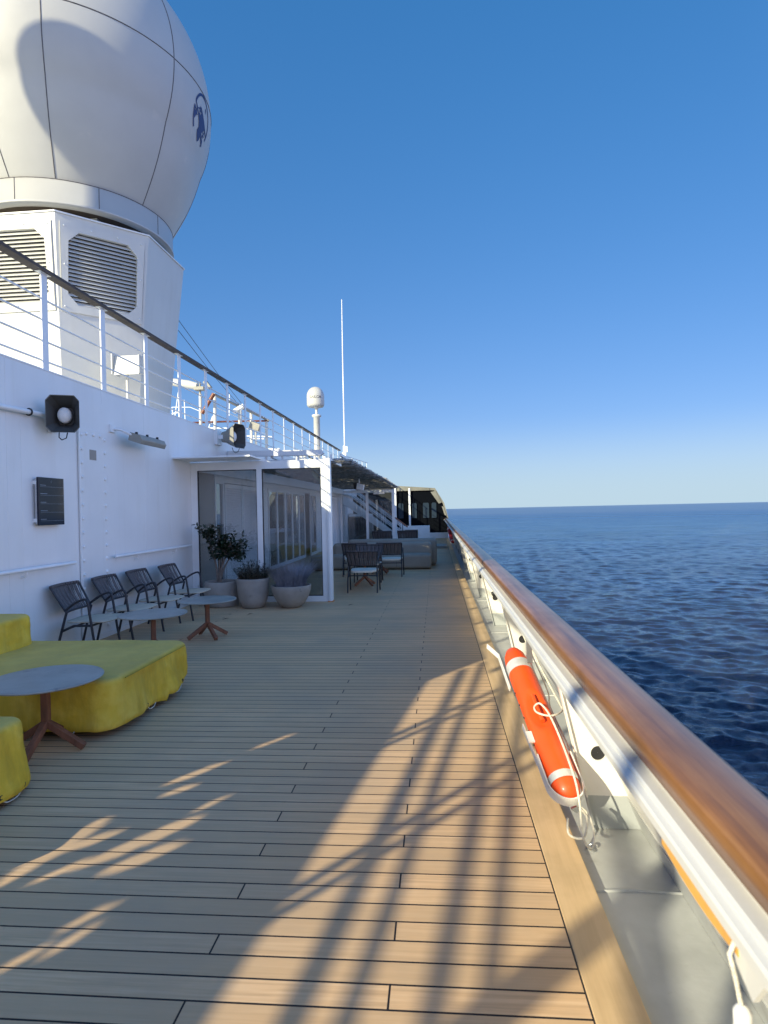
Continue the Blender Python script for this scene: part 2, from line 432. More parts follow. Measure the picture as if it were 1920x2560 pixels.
# ------------------------------------------------------------------ sea
SEAZ = -22.0
def sea():
    rng = np.random.default_rng(3)
    rad = [12.0]
    while rad[-1] < 60000: rad.append(rad[-1]*(1.0042 if rad[-1] < 2500 else 1.03))
    rad = np.array(rad)
    # azimuth (0 = +Y, clockwise): fine where the water shows large
    az = np.concatenate([np.arange(-8, 48, .14), np.arange(48, 352, 3.0)])*PI/180
    nr, na = len(rad), len(az)
    Rr, A = np.meshgrid(rad, az, indexing='ij')
    X = Rr*np.sin(A); Y = Rr*np.cos(A)
    Z = np.zeros_like(X); DX = np.zeros_like(X); DY = np.zeros_like(X)
    near = rad < 2600; k_ = near.sum(); Xn, Yn = X[:k_], Y[:k_]; dl = Rr[:k_]*.0042
    wind = R(205)
    for i in range(110):
        L = .7*(26/.7)**(rng.random()**1.15)
        th = wind + rng.normal(0, .62)
        k = 2*PI/L; amp = (.058 if L < 3 else .036 if L < 7 else .012)*(.5+rng.random())/k/.62
        wgt = np.clip((L/dl - 2.2)/2.5, 0, 1)
        ph = k*(Xn*math.sin(th) + Yn*math.cos(th)) + rng.random()*2*PI
        s_, c_ = np.sin(ph), np.cos(ph)
        Z[:k_] += amp*c_*wgt*.62
        DX[:k_] -= amp*s_*wgt*.5*math.sin(th); DY[:k_] -= amp*s_*wgt*.5*math.cos(th)
    V = np.stack([X+DX, Y+DY, Z+SEAZ], -1).reshape(-1, 3)
    i, j = np.meshgrid(np.arange(nr-1), np.arange(na), indexing='ij'); j2 = (j+1) % na
    Fq = np.stack([i*na+j, i*na+j2, (i+1)*na+j2, (i+1)*na+j], -1).reshape(-1, 4)
    me = bpy.data.meshes.new('sea'); me.vertices.add(len(V)); me.vertices.foreach_set('co', V.astype(np.float32).ravel())
    me.loops.add(Fq.size); me.loops.foreach_set('vertex_index', Fq.astype(np.int32).ravel())
    me.polygons.add(len(Fq)); me.polygons.foreach_set('loop_start', np.arange(0, Fq.size, 4, dtype=np.int32)); me.polygons.foreach_set('loop_total', np.full(len(Fq), 4, np.int32))
    me.update(calc_edges=True); me.validate(); me.polygons.foreach_set('use_smooth', np.ones(len(me.polygons), bool))
    # make sure it faces up
    if me.polygons[0].normal.z < 0: me.flip_normals()
    me.materials.append(M['sea'])
    o = bpy.data.objects.new('sea', me); COL.objects.link(o); tag(o, kind='structure')
sea()
# inner disc of water below the ship
b = MB(); n = 48
b.add([(0,0,SEAZ-.6)]+[(13*math.cos(2*PI*i/n), 13*math.sin(2*PI*i/n), SEAZ-.6) for i in range(n)], [(0, i+1, (i+1) % n+1) for i in range(n)])
tag(build('water', b, M['sea']), kind='structure')

# ------------------------------------------------------------------ decks
XW = -4.42
b = MB(); b.box(-4.9, .45, -9, 60, -.25, 0); tag(build('deck', b, M['deck']), kind='structure')
b = MB(); b.box(.4565, .627, -9, 34, -.2, .001); tag(build('margin_board', b, M['margin'], bevel=.004), kind='structure')
b = MB(); b.box(.4495, .457, -9, 34, -.2, -.002); tag(build('deck_seam', b, M['black']), kind='structure')
b = MB(); b.box(.60, 1.06, -9, 36, -.2, -.04)
tag(build('waterway', b, M['gray']), kind='structure')
# weld beads across the waterway
b = MB()
for y in (2.66, 5.4, 8.1, 10.9, 13.6): b.tube([(.628,y,-.04),(.8,y+.01,-.038),(1.02,y,-.04)], .008, 6)
wb = build('weld_bead', b, M['gray']); tag(wb, kind='structure')
b = MB(); b.box(-16, XW-.002, -.2, 40, 3.0, 3.2); tag(build('upper_deck', b, M['white']), kind='structure')
# hull side so that nothing floats above the sea
b = MB(); b.box(-20, 1.0, -9, 60, -21.0, -.26); tag(build('hull', b, M['white']), kind='structure')

# ------------------------------------------------------------------ bulwark
bul = thing('bulwark', 'white steel bulwark with varnished wooden rail along the sea side of the deck', 'bulwark', (.8, 3, 0))
Y0, Y1 = -3.0, 34.0
b = MB(); b.prism([(.575,.99),(.60,.99),(1.03,-.04),(1.0,-.04)], 'y', Y0, Y1); build('shell_plate', b, M['bulwhite'], bul, True)
b = MB(); b.prism([(.925,.13),(.931,.13),(1.0,-.037),(.992,-.037)], 'y', Y0, Y1); build('boot_top', b, M['gray'], bul, True)
cap = [(.447,1.021),(.421,1.021),(.4165,1.017),(.4165,1.010),(.404,1.007),(.400,1.002),(.400,.986),(.404,.981),(.412,.980),(.45,.984),(.50,.984),(.57,.985),(.60,1.0),(.60,1.021)]
b = MB(); n = len(cap)
ys = np.arange(Y0, Y1+.01, .5)
V = [(x, float(y), z) for y in ys for x, z in cap]
F = [(i*n+k, i*n+(k+1) % n, (i+1)*n+(k+1) % n, (i+1)*n+k) for i in range(len(ys)-1) for k in range(n)]
b.add(V, F, False); build('rail_cap', b, M['bulwhite'], bul, True)
b = MB(); b.prism([(.452,1.020),(.452,1.0365),(.54,1.0365),(.54,1.020)], 'y', Y0, Y1); build('rail_bedding', b, M['bulwhite'], bul, True)
rp = [(.440,1.037),(.433,1.043),(.430,1.080),(.435,1.092),(.450,1.100),(.495,1.103),(.54,1.100),(.553,1.094),(.557,1.083),(.556,1.043),(.551,1.037)]
b = MB(); n = len(rp)
V = [(x, float(y), z) for y in ys for x, z in rp]
F = [(i*n+k, i*n+(k+1) % n, (i+1)*n+(k+1) % n, (i+1)*n+k) for i in range(len(ys)-1) for k in range(n)]
b.add(V, F, True); build('wooden_rail', b, M['railwood'], bul, True)
# stanchion plates with lightening hole
def stanchion_mb(y):
    outer = [(.535,.982),(.60,.982),(1.012,-.038),(.765,-.038),(.70,.20)]
    b = MB(); hc = (.79,.345); hr = .037; nh = 20
    hole = [(hc[0]+hr*math.cos(2*PI*k/nh), hc[1]+hr*math.sin(2*PI*k/nh)) for k in range(nh)]
    # outer boundary resampled to nh points by angle from the hole
    def hit(a):
        best = None; d = (math.cos(a), math.sin(a))
        for i in range(len(outer)):
            p, q = outer[i], outer[(i+1) % len(outer)]
            ex, ey = q[0]-p[0], q[1]-p[1]; det = d[0]*(-ey)+ex*d[1]
            if abs(det) < 1e-9: continue
            tx, ty = p[0]-hc[0], p[1]-hc[1]
            t = (tx*(-ey)+ex*ty)/det; u = (d[0]*ty-d[1]*tx)/det
            if t > 0 and -1e-6 <= u <= 1+1e-6 and (best is None or t < best): best = t
        return (hc[0]+d[0]*best, hc[1]+d[1]*best)
    angs = sorted(set([round(2*PI*k/nh, 5) for k in range(nh)] + [round(math.atan2(z-hc[1], x-hc[0]) % (2*PI), 5) for x, z in outer]))
    O = [hit(a) for a in angs]; I = [(hc[0]+hr*math.cos(a), hc[1]+hr*math.sin(a)) for a in angs]; m = len(angs)
    for yy in (y-.005, y+.005):
        V = [(x, yy, z) for x, z in O]+[(x, yy, z) for x, z in I]
        b.add(V, [(i, (i+1) % m, m+(i+1) % m, m+i) for i in range(m)])
    for L in (O, I):
        b.add([(x, y-.005, z) for x, z in L]+[(x, y+.005, z) for x, z in L], [(i, (i+1) % m, m+(i+1) % m, m+i) for i in range(m)])
    return b, O, hc
M['stan'] = None
def m_stan():
    t = NT('stanchion_two_tone'); g = t.node('ShaderNodeNewGeometry'); sp = t.node('ShaderNodeSeparateXYZ'); t.l.new(g.outputs['Position'], sp.inputs[0])
    n = t.noise(g.outputs['Position'], 6, 5); zz = t.math('MULTIPLY_ADD', n, .012, sp.outputs[2])
    col = t.mix(t.math('GREATER_THAN', zz, .136), (.36,.38,.38), t.ramp(n, [(.3, (.68,.66,.61)), (.7, (.74,.72,.68))]))
    sp2 = t.noise(g.outputs['Position'], 30, 5, .7)
    col = t.mix(t.math('MULTIPLY', t.ramp(sp2, [(.68, (0,0,0)), (.74, (1,1,1))]), .5), col, (.45,.30,.18))
    t.set(Base_Color=col, Roughness=.4, Normal=t.bump(n, .2, .01)); return t.m
M['stan'] = m_stan()
b = MB(); b.box(0,0,0,0,0,0)
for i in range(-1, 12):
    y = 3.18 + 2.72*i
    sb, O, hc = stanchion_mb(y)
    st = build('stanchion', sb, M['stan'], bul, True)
    b = MB(); b.lathe([(.001,0),(hr_ := .0365,0)], 20); b.v = [(hc[0]+p[0], y+.0035, hc[1]+p[1]) for p in b.v]; build('hole_shade_disc', b, M['black'], bul, True)  # black disc stands in for the shade inside the hole
    # face bar along the inboard edge
    fb = MB(); fb.obox((.65, y, .47), Vector((.225,0,-1.0)).normalized(), (0,1,0), Vector((1,0,.225)).normalized(), .52, .03, .004)
    build('face_bar', fb, M['stan'], st, False).location = (-bul.location.x, -bul.location.y, 0)
# steel stay near the buoy
b = MB(); b.bar((.497,3.50,.978),(.507,3.50,.72),.030,.008,(0,1,0)); build('steel_stay', b, M['steel'], bul, True, .002)
# bracket gusset near camera & amber strip painting warm bounce light on the cap's lower lip
b = MB(); b.prism([(.82,.985),(1.0,.985),(.862,.925)], 'x', .411, .419); build('gusset', b, M['bulwhite'], bul, True)
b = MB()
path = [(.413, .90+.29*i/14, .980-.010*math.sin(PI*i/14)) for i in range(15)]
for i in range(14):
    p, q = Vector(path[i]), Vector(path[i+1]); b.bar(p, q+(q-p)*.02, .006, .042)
build('lip_glow_strip', b, M['amber'], bul, True)
# cable clips under the rail (dark knobs)
for y in (7.35, 12.3):
    b = MB(); b.tube([(.70,y,.60),(.64,y+.02,.57)], .028, 10); build('drain_plug', b, M['black'], bul, True)

# hanging float light
fl = thing('float_light', 'white float light hanging by its cord beneath the near end of the rail', 'float light', (.406,.90,.98))
b = MB(); b.tube([(0,0,0),(-.006,.003,-.02),(.0,.0,-.05),(.008,0,-.095)], .0035, 8); build('cord', b, M['rope'], fl)
b = MB(); b.lathe([(.001,-.30),(.014,-.30),(.0155,-.27),(.0155,-.135),(.012,-.118),(.0125,-.098),(.007,-.090),(.001,-.088)], 20, (.009,0,0)); build('casing', b, M['plwhite'], fl)
b = MB()
for a_ in range(7):
    t_ = -2.6+a_*.3; b.ball((.009+.0157*math.cos(t_), .0157*math.sin(t_), -.147-.004*math.sin(a_*1.1)), .0018, 6, 4)
build('orange_mark', b, M['rust'], fl)

# ------------------------------------------------------------------ rescue buoy in its bracket
def rescue_buoy(name, label, A, B_, rad, body, near=True):
    A, B_ = Vector(A), Vector(B_); ax = (B_-A); L = ax.length; ax.normalize()
    side = ax.cross(Vector((0,0,1))).normalized(); up = side.cross(ax).normalized()
    loc = A.copy()
    t = thing(name, label, 'rescue buoy', loc)
    Mx = Matrix((( side.x, up.x, ax.x, 0), (side.y, up.y, ax.y, 0), (side.z, up.z, ax.z, 0), (0,0,0,1)))
    def RB(): return MB()
    # torpedo body: lathe about local z = axis
    pr = [(.001,-.03),(.4,-.022),(.75,.0),(.94,.04),(1.0,.10)]
    prof = [(rad*a, L*(b if b > 0 else b)) for a, b in pr] + [(rad, L*.80),(rad*.97,L*.88),(rad*.84,L*.95),(rad*.6,L*.99),(rad*.3,L*1.01),(.001,L*1.015)]
    b = RB(); n = 48; prof2 = []
    for i in range(len(prof)-1):
        (r0,z0),(r1,z1) = prof[i], prof[i+1]
        k = max(1, int(abs(z1-z0)/(.02)))
        for j in range(k): prof2.append((r0+(r1-r0)*j/k, z0+(z1-z0)*j/k))
    prof2.append(prof[-1])
    V = []
    for r, z in prof2:
        for k in range(n):
            a = 2*PI*k/n; x, y = math.cos(a), math.sin(a)
            rr = r
            # hand grip recess on the top face, just under the middle
            u = (z - L*.47)/(L*.105); v_ = (a - R(100)); v_ = (v_+PI) % (2*PI) - PI
            d = u*u + (v_/R(42))**2
            if d < 1.6: rr = r - rad*.40*max(0, 1-d/1.6)**.7
            V.append((rr*x, rr*y, z))
    m = len(prof2)
    b.add(V, [(i*n+k, i*n+(k+1) % n, (i+1)*n+(k+1) % n, (i+1)*n+k) for i in range(m-1) for k in range(n)], True)
    b.xf(Mx); build('float_body', b, body, t)
    for za, zb in ((.80,.87),(.05,.09)):
        b = RB(); b.lathe([(rad*(1.006 if za < .5 else 1.006), L*za),(rad*(1.006 if za < .5 else 1.0), L*zb)], 40); b.xf(Mx); build('reflective_band', b, M['reflect'], t)
    if near:
        b = RB(); b.tube([(math.cos(R(100))*rad*.95, math.sin(R(100))*rad*.95, L*z) for z in (.385,.42,.47,.52,.565)], [.013,.011,.010,.011,.013], 12); b.xf(Mx); build('handle', b, body, t)
        for k in range(5):
            b = RB(); z = L*(.30+.09*k); b.ball((math.cos(R(183))*rad*1.002, math.sin(R(183))*rad*1.0, z), .006, 6, 4)
            b.xf(Mx); build('rivet', b, M['black'], t)
    # cradle: U shaped white strap round the lower end with two arms
    rr = rad*1.16
    b = RB(); pth = []
    n2 = 22
    for k in range(n2+1):
        a = PI + PI*k/n2
        pth.append((rr*math.cos(a)*1.0, 0, L*.06 + rr*math.sin(a)*1.15))
    pts = [(-rr,0,L*.22)] + pth + [(rr,0,L*.22)]
    for i in range(len(pts)-1):
        p, q = Vector(pts[i]), Vector(pts[i+1]); b.bar(p, q+(q-p)*.04, .05, .006, (q-p).cross(Vector((0,1,0))))
    b.xf(Mx); t2 = thing('buoy_bracket', label.replace('buoy', 'buoy bracket') if False else ('white U shaped bracket cradling the near orange rescue buoy' if near else 'white bracket cradling the distant red rescue buoy'), 'bracket', loc)
    build('cradle', b, M['plwhite'], t2)
    b = RB()
    b.bar((rr,-.01,L*.20),(rr*1.02,-.01,L*.98),.02,.006,(1,0,0)); b.bar((-rr,-.02,L*.20),(-rr*1.04,-.03,L*.45),.03,.005,(1,0,0))
    b.xf(Mx); build('side_arm', b, M['plwhite'], t2)
    if near:
        b = RB(); b.bar((-rr*1.02,-.03,L*.72),(-rr*1.0,-.03,L*1.0),.03,.005,(1,0,0)); b.bar((-rr*1.0,-.03,L*1.0),(-rr*1.5,-.05,L*1.12),.03,.005,(1,0,0)); b.xf(Mx); build('side_arm', b, M['plwhite'], t2)
        b = RB(); b.obox((-rr*1.05,.02,L*.33),(1,0,0),(0,1,0),(0,0,1),.016,.004,.035); b.xf(Mx); build('clip', b, M['plwhite'], t2)
        b = RB(); b.bar((rr*.4,-rad*1.1,L*.0),(rr*.9,-rad*1.9,L*.02),.03,.008); b.xf(Mx); build('foot_plate', b, M['steel'], t2)
    return Mx, loc, L
Mx, bl, L = rescue_buoy('rescue_buoy', 'orange torpedo rescue buoy with a white reflective band strapped inside the near bulwark', (.588,2.92,.245), (.450,3.84,.705), .073, M['orange'])
rescue_buoy('rescue_buoy', 'small red rescue buoy hanging at the far end of the bulwark beside the dark screen', (.66,25.3,.20), (.52,26.1,.82), .10, M['redbuoy'], False)
# rope
def wp(x, y, z): # local buoy frame -> world
    return bl + (Mx.to_3x3() @ Vector((x, y, z)))
def smooth(P, k=6):
    P = [Vector(p) for p in P]; out = []
    for i in range(len(P)-1):
        p0 = P[max(0,i-1)]; p1 = P[i]; p2 = P[i+1]; p3 = P[min(len(P)-1,i+2)]
        for j in range(k):
            t = j/k
            out.append(.5*((2*p1)+(p2-p0)*t+(2*p0-5*p1+4*p2-p3)*t*t+(3*p1-p0-3*p2+p3)*t**3))
    out.append(P[-1]); return out
rl = thing('lifeline', 'white braided lifeline looped around the grip of the orange rescue buoy', 'rope', tuple(bl))
b = MB()
r1 = [Vector((.50,4.35,.90)), Vector((.545,4.1,.80)), Vector((.60,3.75,.64)), Vector((.66,3.45,.50)), wp(.125,.05,L*.47), wp(.07,.085,L*.41), wp(.02,.088,L*.40), wp(-.028,.082,L*.43), wp(-.03,.075,L*.475), wp(.0,.085,L*.49), wp(.018,.095,L*.44),
      wp(.03,.092,L*.36), wp(.034,.086,L*.25), wp(.030,.086,L*.12), wp(.022,.082,L*.0), wp(.01,.05,-.10), wp(.0,-.02,-.19), wp(.035,-.07,-.22), wp(.07,-.06,-.16), wp(.07,-.03,-.09), wp(.045,-.02,-.05)]
b.tube(smooth(r1), .0052, 8)
build('rope_loop', b, M['rope'], rl, True)
b = MB(); r2 = [wp(-.02,-.06,-.07), wp(-.03,-.09,-.13), wp(.03,-.09,-.15), wp(.06,-.04,-.09), wp(.03,-.01,-.06)]
b.tube(smooth(r2), .0052, 8); build('knot', b, M['rope'], rl, True)
b = MB(); b.tube(smooth([Vector((.50,4.36,.90)), Vector((.56,4.15,.74)), Vector((.63,3.7,.52)), wp(.095,-.01,L*.55), wp(.098,.0,L*.25), wp(.09,.0,L*.02)]), .0042, 8); build('rope_end', b, M['rope'], rl, True)
# shackle on the waterway
sh = thing('shackle', 'small steel shackle lying on the grey waterway below the buoy', 'shackle', (.70,2.98,-.03))
b = MB(); b.tube([(.022*math.cos(a), .022*math.sin(a), .004+.008*math.sin(a*2)) for a in np.linspace(0, 5.4, 16)], .005, 8); build('bow', b, M['steel'], sh)
b = MB(); b.tube([(-.02,.01,.0),(-.045,.03,.09)], .004, 8); build('pin', b, M['steel'], sh)

# ------------------------------------------------------------------ deckhouse wall
wall = thing('deckhouse_wall', 'white painted steel deckhouse wall behind the chairs and yellow covers', 'wall', (XW-.05, 5.5, 0))
b = MB(); b.box(XW-.10, XW, -.22, 10.74, 0, 3.28); build('wall_plate', b, M['white'], wall, True)
b = MB(); b.box(XW-.08, XW+.006, -.22, 34, 3.2805, 3.295); build('coaming', b, M['whiteclean'], wall, True)
b = MB(); b.box(XW-.10, XW, 10.7405, 34, 2.40, 3.28); build('fascia', b, M['white'], wall, True)
b = MB()
for y in (5.98, 8.99, 2.9): b.box(XW, XW+.003, y, y+.012, .05, 3.27)
for y in (5.45, 6.2, 9.9): b.box(XW, XW+.0025, y, y+.16, .4, 2.6)
build('weld_seam', b, M['white'], wall, True)
b = MB(); b.box(XW, XW+.012, 7.27, 7.90, .05, 2.72); build('bolted_panel', b, M['white'], wall, True, .003)
b = MB(); b.box(XW+.012, XW+.03, 7.235, 7.262, .05, 2.72); build('corner_strip', b, M['whiteclean'], wall, True)
b = MB()
for i in range(15):
    z = 2.631-.1755*i
    for y in (7.305, 7.842):
        b.lathe([(.024,0),(.022,.012),(.012,.018),(.001,.019)], 10)
        k = 4*10+0
        vs = b.v[-40:]; b.v[-40:] = [(XW+.012+p[2], y+p[0], z-(.0 if y < 7.5 else .012)+p[1]) for p in vs]
for y in (7.42, 7.58, 7.73):
    b.lathe([(.024,0),(.022,.012),(.012,.018),(.001,.019)], 10)
    b.v[-40:] = [(XW+.012+p[2], y+p[0], 2.655+p[1]) for p in b.v[-40:]]
build('bolt', b, M['whiteclean'], wall, True)
b = MB(); b.box(XW+.012, XW+.016, 7.49, 7.64, 2.33, 2.46); b.box(XW+.016, XW+.018, 7.49, 7.64, 2.393, 2.397); build('notice_plate', b, M['panelgrey'], wall, True)
# bottom angle
b = MB(); b.box(XW, XW+.03, -.2, 10.7, .0, .06); build('skirting', b, M['white'], wall, True)

def wall_rail(y0, y1, z, hooks, label):
    t = thing('wall_handrail', label, 'handrail', (XW, (y0+y1)/2, z), group='white handrails along the deckhouse wall')
    b = MB(); b.tube([(XW+.075, y0, z), (XW+.075, y1, z)], .021, 12); b.ball((XW+.075,y0,z), .021); b.ball((XW+.075,y1,z), .021)
    build('rail', b, M['whiteclean'], t, True)
    for y in hooks:
        b = MB(); b.tube([(XW+.075, y, z-.015)]+[(XW+.04+.035*math.cos(a), y, z-.03-.05*math.sin(a)) for a in np.linspace(.1, PI/2+.3, 7)]+[(XW, y, z-.085)], .008, 8); build('hook', b, M['whiteclean'], t, True)
wall_rail(1.0, 7.02, 1.05, (1.6, 3.9, 6.15), 'white tubular handrail on the wall, left of the bolted panel')
wall_rail(7.98, 10.5, 1.05, (8.6, 9.9), 'white tubular handrail on the wall, between the bolted panel and glass screen')

# display case
dc = thing('display_case', 'dark glass menu display case on the white wall under the horn speaker', 'display', (XW, 6.6, 1.78))
b = MB(); b.box(XW+.05, XW+.075, 6.37, 6.83, 1.515, 2.05); build('screen', b, M['display'], dc, True, .004)
b = MB(); b.box(XW+.02, XW+.05, 6.385, 6.815, 1.53, 2.035); build('frame', b, M['steel'], dc, True)
for y, z in ((6.40,1.57),(6.40,1.99)):
    b = MB(); b.box(XW, XW+.045, y-.02, y+.0, z-.02, z+.02); build('hinge', b, M['whiteclean'], dc, True)
b = MB()
for k in range(5):
    z = 1.96-.095*k; b.box(XW+.0752, XW+.0762, 6.40, 6.50+.02*(k % 2), z, z+.004)
    b.box(XW+.0752, XW+.0762, 6.40, 6.82, z-.016, z-.0145)
b.tube([(XW+.0757, 6.60+.012*math.cos(a), 2.005+.012*math.sin(a)) for a in np.linspace(.6, 5.2, 14)], .0012, 4)
build('print', b, M['navytext'], dc, True)

# horn speakers
def horn(name, label, origin, direction, scale=1.0, pipe=True):
    o = Vector(origin); d = Vector(direction).normalized(); s_ = d.cross(Vector((0,0,1))).normalized(); u = s_.cross(d).normalized()
    t = thing(name, label, 'speaker', tuple(o), group='octagonal horn loudspeakers on the deckhouse')
    def P(x, y, z): return o + s_*x*scale*.82 + u*y*scale + d*z*scale
    def octo(a, c): return [(a-c,-a),(a,-a+c),(a,a-c),(a-c,a),(-a+c,a),(-a,a-c),(-a,-a+c),(-a+c,-a)]
    b = MB(); rings = [(.09,.03,0),(.10,.035,.08),(.155,.05,.20),(.205,.06,.33),(.213,.062,.34),(.203,.06,.34),(.15,.05,.22),(.10,.03,.10)]
    V = [P(x, y, z) for a, c, z in rings for x, y in octo(a, c)]
    F = [(i*8+k, i*8+(k+1) % 8, (i+1)*8+(k+1) % 8, (i+1)*8+k) for i in range(len(rings)-1) for k in range(8)]
    b.add(V[:40], [f for f in F if max(f) < 40]); b.add([V[k] for k in range(8)], [tuple(range(8))])
    build('horn_shell', b, M['horn'], t, True)
    b = MB(); b.add(V[40:], [tuple(i-40 for i in f) for f in F if min(f) >= 40]); b.add(V[-8:], [tuple(range(8))]); build('horn_throat', b, M['hornin'], t, True)
    b = MB(); b.lathe([(.001,.25),(.03,.25),(.075,.235),(.09,.22),(.093,.19),(.085,.12)], 28)
    b.v = [tuple(P(*p)) for p in b.v]; build('reflector', b, M['plwhite'], t, True)
    b = MB(); b.tube([P(.20,-.16,.0) if False else P(-.05,-.21,.30), P(-.03,-.27,.28), P(.03,-.29,.26), P(.07,-.26,.24), P(.07,-.2,.22)], .006, 6); build('cable', b, M['black'], t, True)
    return t, P
t, P = horn('horn_speaker', 'octagonal horn speaker on a pipe above the display case', (-4.26, 6.80, 2.76), (.40,-.92,-.02), .98)
b = MB(); b.box(-4.42, -4.30, 6.70, 6.73, 2.62, 2.90); b.box(-4.46+.05,-4.36,6.66,6.76,2.58,2.70); build('bracket', b, M['whiteclean'], t, True)
b = MB(); b.tube([(XW+.05, 3.0, 2.66),(XW+.05, 6.72, 2.76)], .028, 12); 
cp = thing('conduit_pipe', 'white conduit pipe running along the wall to the horn speaker', 'pipe', (XW+.05, 4.9, 2.7))
build('pipe', b, M['whiteclean'], cp, True)
b = MB(); b.tube([(XW+.05+.036*math.cos(a), 6.28, 2.748+.036*math.sin(a)) for a in np.linspace(0, 2*PI, 14)[:-1]], .009, 6, closed=True); build('clamp', b, M['black'], cp, True)
t, P = horn('horn_speaker', 'octagonal horn speaker above the glass screen, turned out over the deck', (-4.30, 12.2, 3.16), (.93,-.30,0), 1.15)
b = MB(); b.box(XW, XW+.05, 12.0, 12.3, 3.0, 3.3); b.box(XW+.05, XW+.16, 12.1, 12.16, 3.12, 3.2); build('bracket', b, M['whiteclean'], t, True)

# wall light
lt = thing('deck_light', 'beige linear deck light on a bracket high on the white wall', 'light', (-4.2, 8.6, 2.72))
b = MB(); b.prism([(-4.27,2.66),(-4.10,2.60),(-4.07,2.66),(-4.10,2.72),(-4.24,2.77)], 'y', 8.22, 9.0); build('housing', b, M['horn'], lt, True, .012)
b = MB(); b.tube([(XW,8.05,2.80),(XW+.10,8.12,2.79),(-4.22,8.24,2.73)], .018, 8); b.box(XW, XW+.03, 7.98, 8.12, 2.75, 2.85); build('bracket', b, M['whiteclean'], lt, True)
for y in (8.28, 8.60, 8.92):
    b = MB(); b.box(-4.19,-4.16,y-.012,y+.012,2.74,2.775); build('clip', b, M['black'], lt, True)

# ------------------------------------------------------------------ upper railing
ur = thing('upper_railing', 'white railing with grey weathered wooden handrail along the upper deck edge', 'railing', (XW, 14, 3.2))
posty = [6.67+1.235*i for i in range(-6, 18)]
for y in posty:
    b = MB(); b.box(XW-.016, XW-.002, y-.055, y+.055, 3.296, 4.395); b.box(XW-.05, XW+.02, y-.10, y+.10, 4.395, 4.401)
    build('post', b, M['whiteclean'], ur, True)
for z in (4.11, 3.87, 3.63, 3.40):
    b = MB(); b.tube([(XW-.030, -.75, z), (XW-.030, 28.1, z)], .0125, 8, caps=True); build('bar', b, M['whiteclean'], ur, True)
b = MB(); b.prism([(XW-.07,4.402),(XW+.05,4.402),(XW+.055,4.43),(XW+.03,4.452),(XW-.05,4.452),(XW-.075,4.43)], 'y', -.8, 28.2); build('wooden_handrail', b, M['railold'], ur, True)
# continuation, lower
ur2 = thing('upper_railing', 'short white rail section on the upper deck beyond the whip antenna', 'railing', (-3.7, 31, 3.3))
for i in range(6):
    y = 28.6+1.1*i
    b = MB(); b.box(-4.45+.12*i, -4.43+.12*i, y-.03, y+.03, 3.2, 4.25); build('post', b, M['whiteclean'], ur2, True)
for z in (4.27, 3.75): 
    b = MB(); b.tube([(-4.44,28.5,z),(-3.80,34.2,z)], .02, 6); build('bar', b, M['whiteclean'], ur2, True)

# ------------------------------------------------------------------ exhaust tower
TC = (-6.71, 11.1)
def ap(z): return 1.46 + (1.80-1.46)*(z-3.25)/(6.55-3.25)
def octv(z, g=0):
    a = ap(z)+g; h = a*math.tan(R(22.5))
    return [Vector((TC[0]+x, TC[1]+y, z)) for x, y in ((-h,-a),(h,-a),(a,-h),(a,h),(h,a),(-h,a),(-a,h),(-a,-h))]
tw = thing('vent_tower', 'white eight sided louvred vent tower carrying the great radome', 'tower', (TC[0], TC[1], 3.2))
b = MB(); lo, hi = octv(3.2), octv(6.48)
for i in range(8):
    j = (i+1) % 8
    if i in (0, 1, 7):  # facets with louvre openings: leave the opening, frame below covers
        zs = []
        def pt(z, s): 
            q = octv(z); return q[i].lerp(q[j], s)
        b.add([pt(3.2,0),pt(3.2,1),pt(5.1,1),pt(5.1,0)], [(0,1,2,3)]); b.add([pt(6.26,0),pt(6.26,1),pt(6.48,1),pt(6.48,0)], [(0,1,2,3)])
        for s0, s1 in ((0,.075),(.925,1)): b.add([pt(5.1,s0),pt(5.1,s1),pt(6.26,s1),pt(6.26,s0)], [(0,1,2,3)])
    else: b.add([lo[i],lo[j],hi[j],hi[i]], [(0,1,2,3)])
b.add(hi, [tuple(range(8))])
build('casing', b, M['cream'], tw, True)
b = MB(); o1, o2 = octv(6.483, .02), octv(6.505, .02)
for i in range(8):
    j = (i+1) % 8; b.add([o1[i],o1[j],o2[j],o2[i]], [(0,1,2,3)])
b.add(o1, [tuple(range(8))]); b.add(o2, [tuple(range(8))]); build('top_plate', b, M['white'], tw, True)
b = MB(); il, ih = octv(4.9, -.16), octv(6.45, -.16)
for i in range(8):
    j = (i+1) % 8; b.add([il[i],il[j],ih[j],ih[i]], [(0,1,2,3)])
build('duct', b, M['ductin'], tw, True)
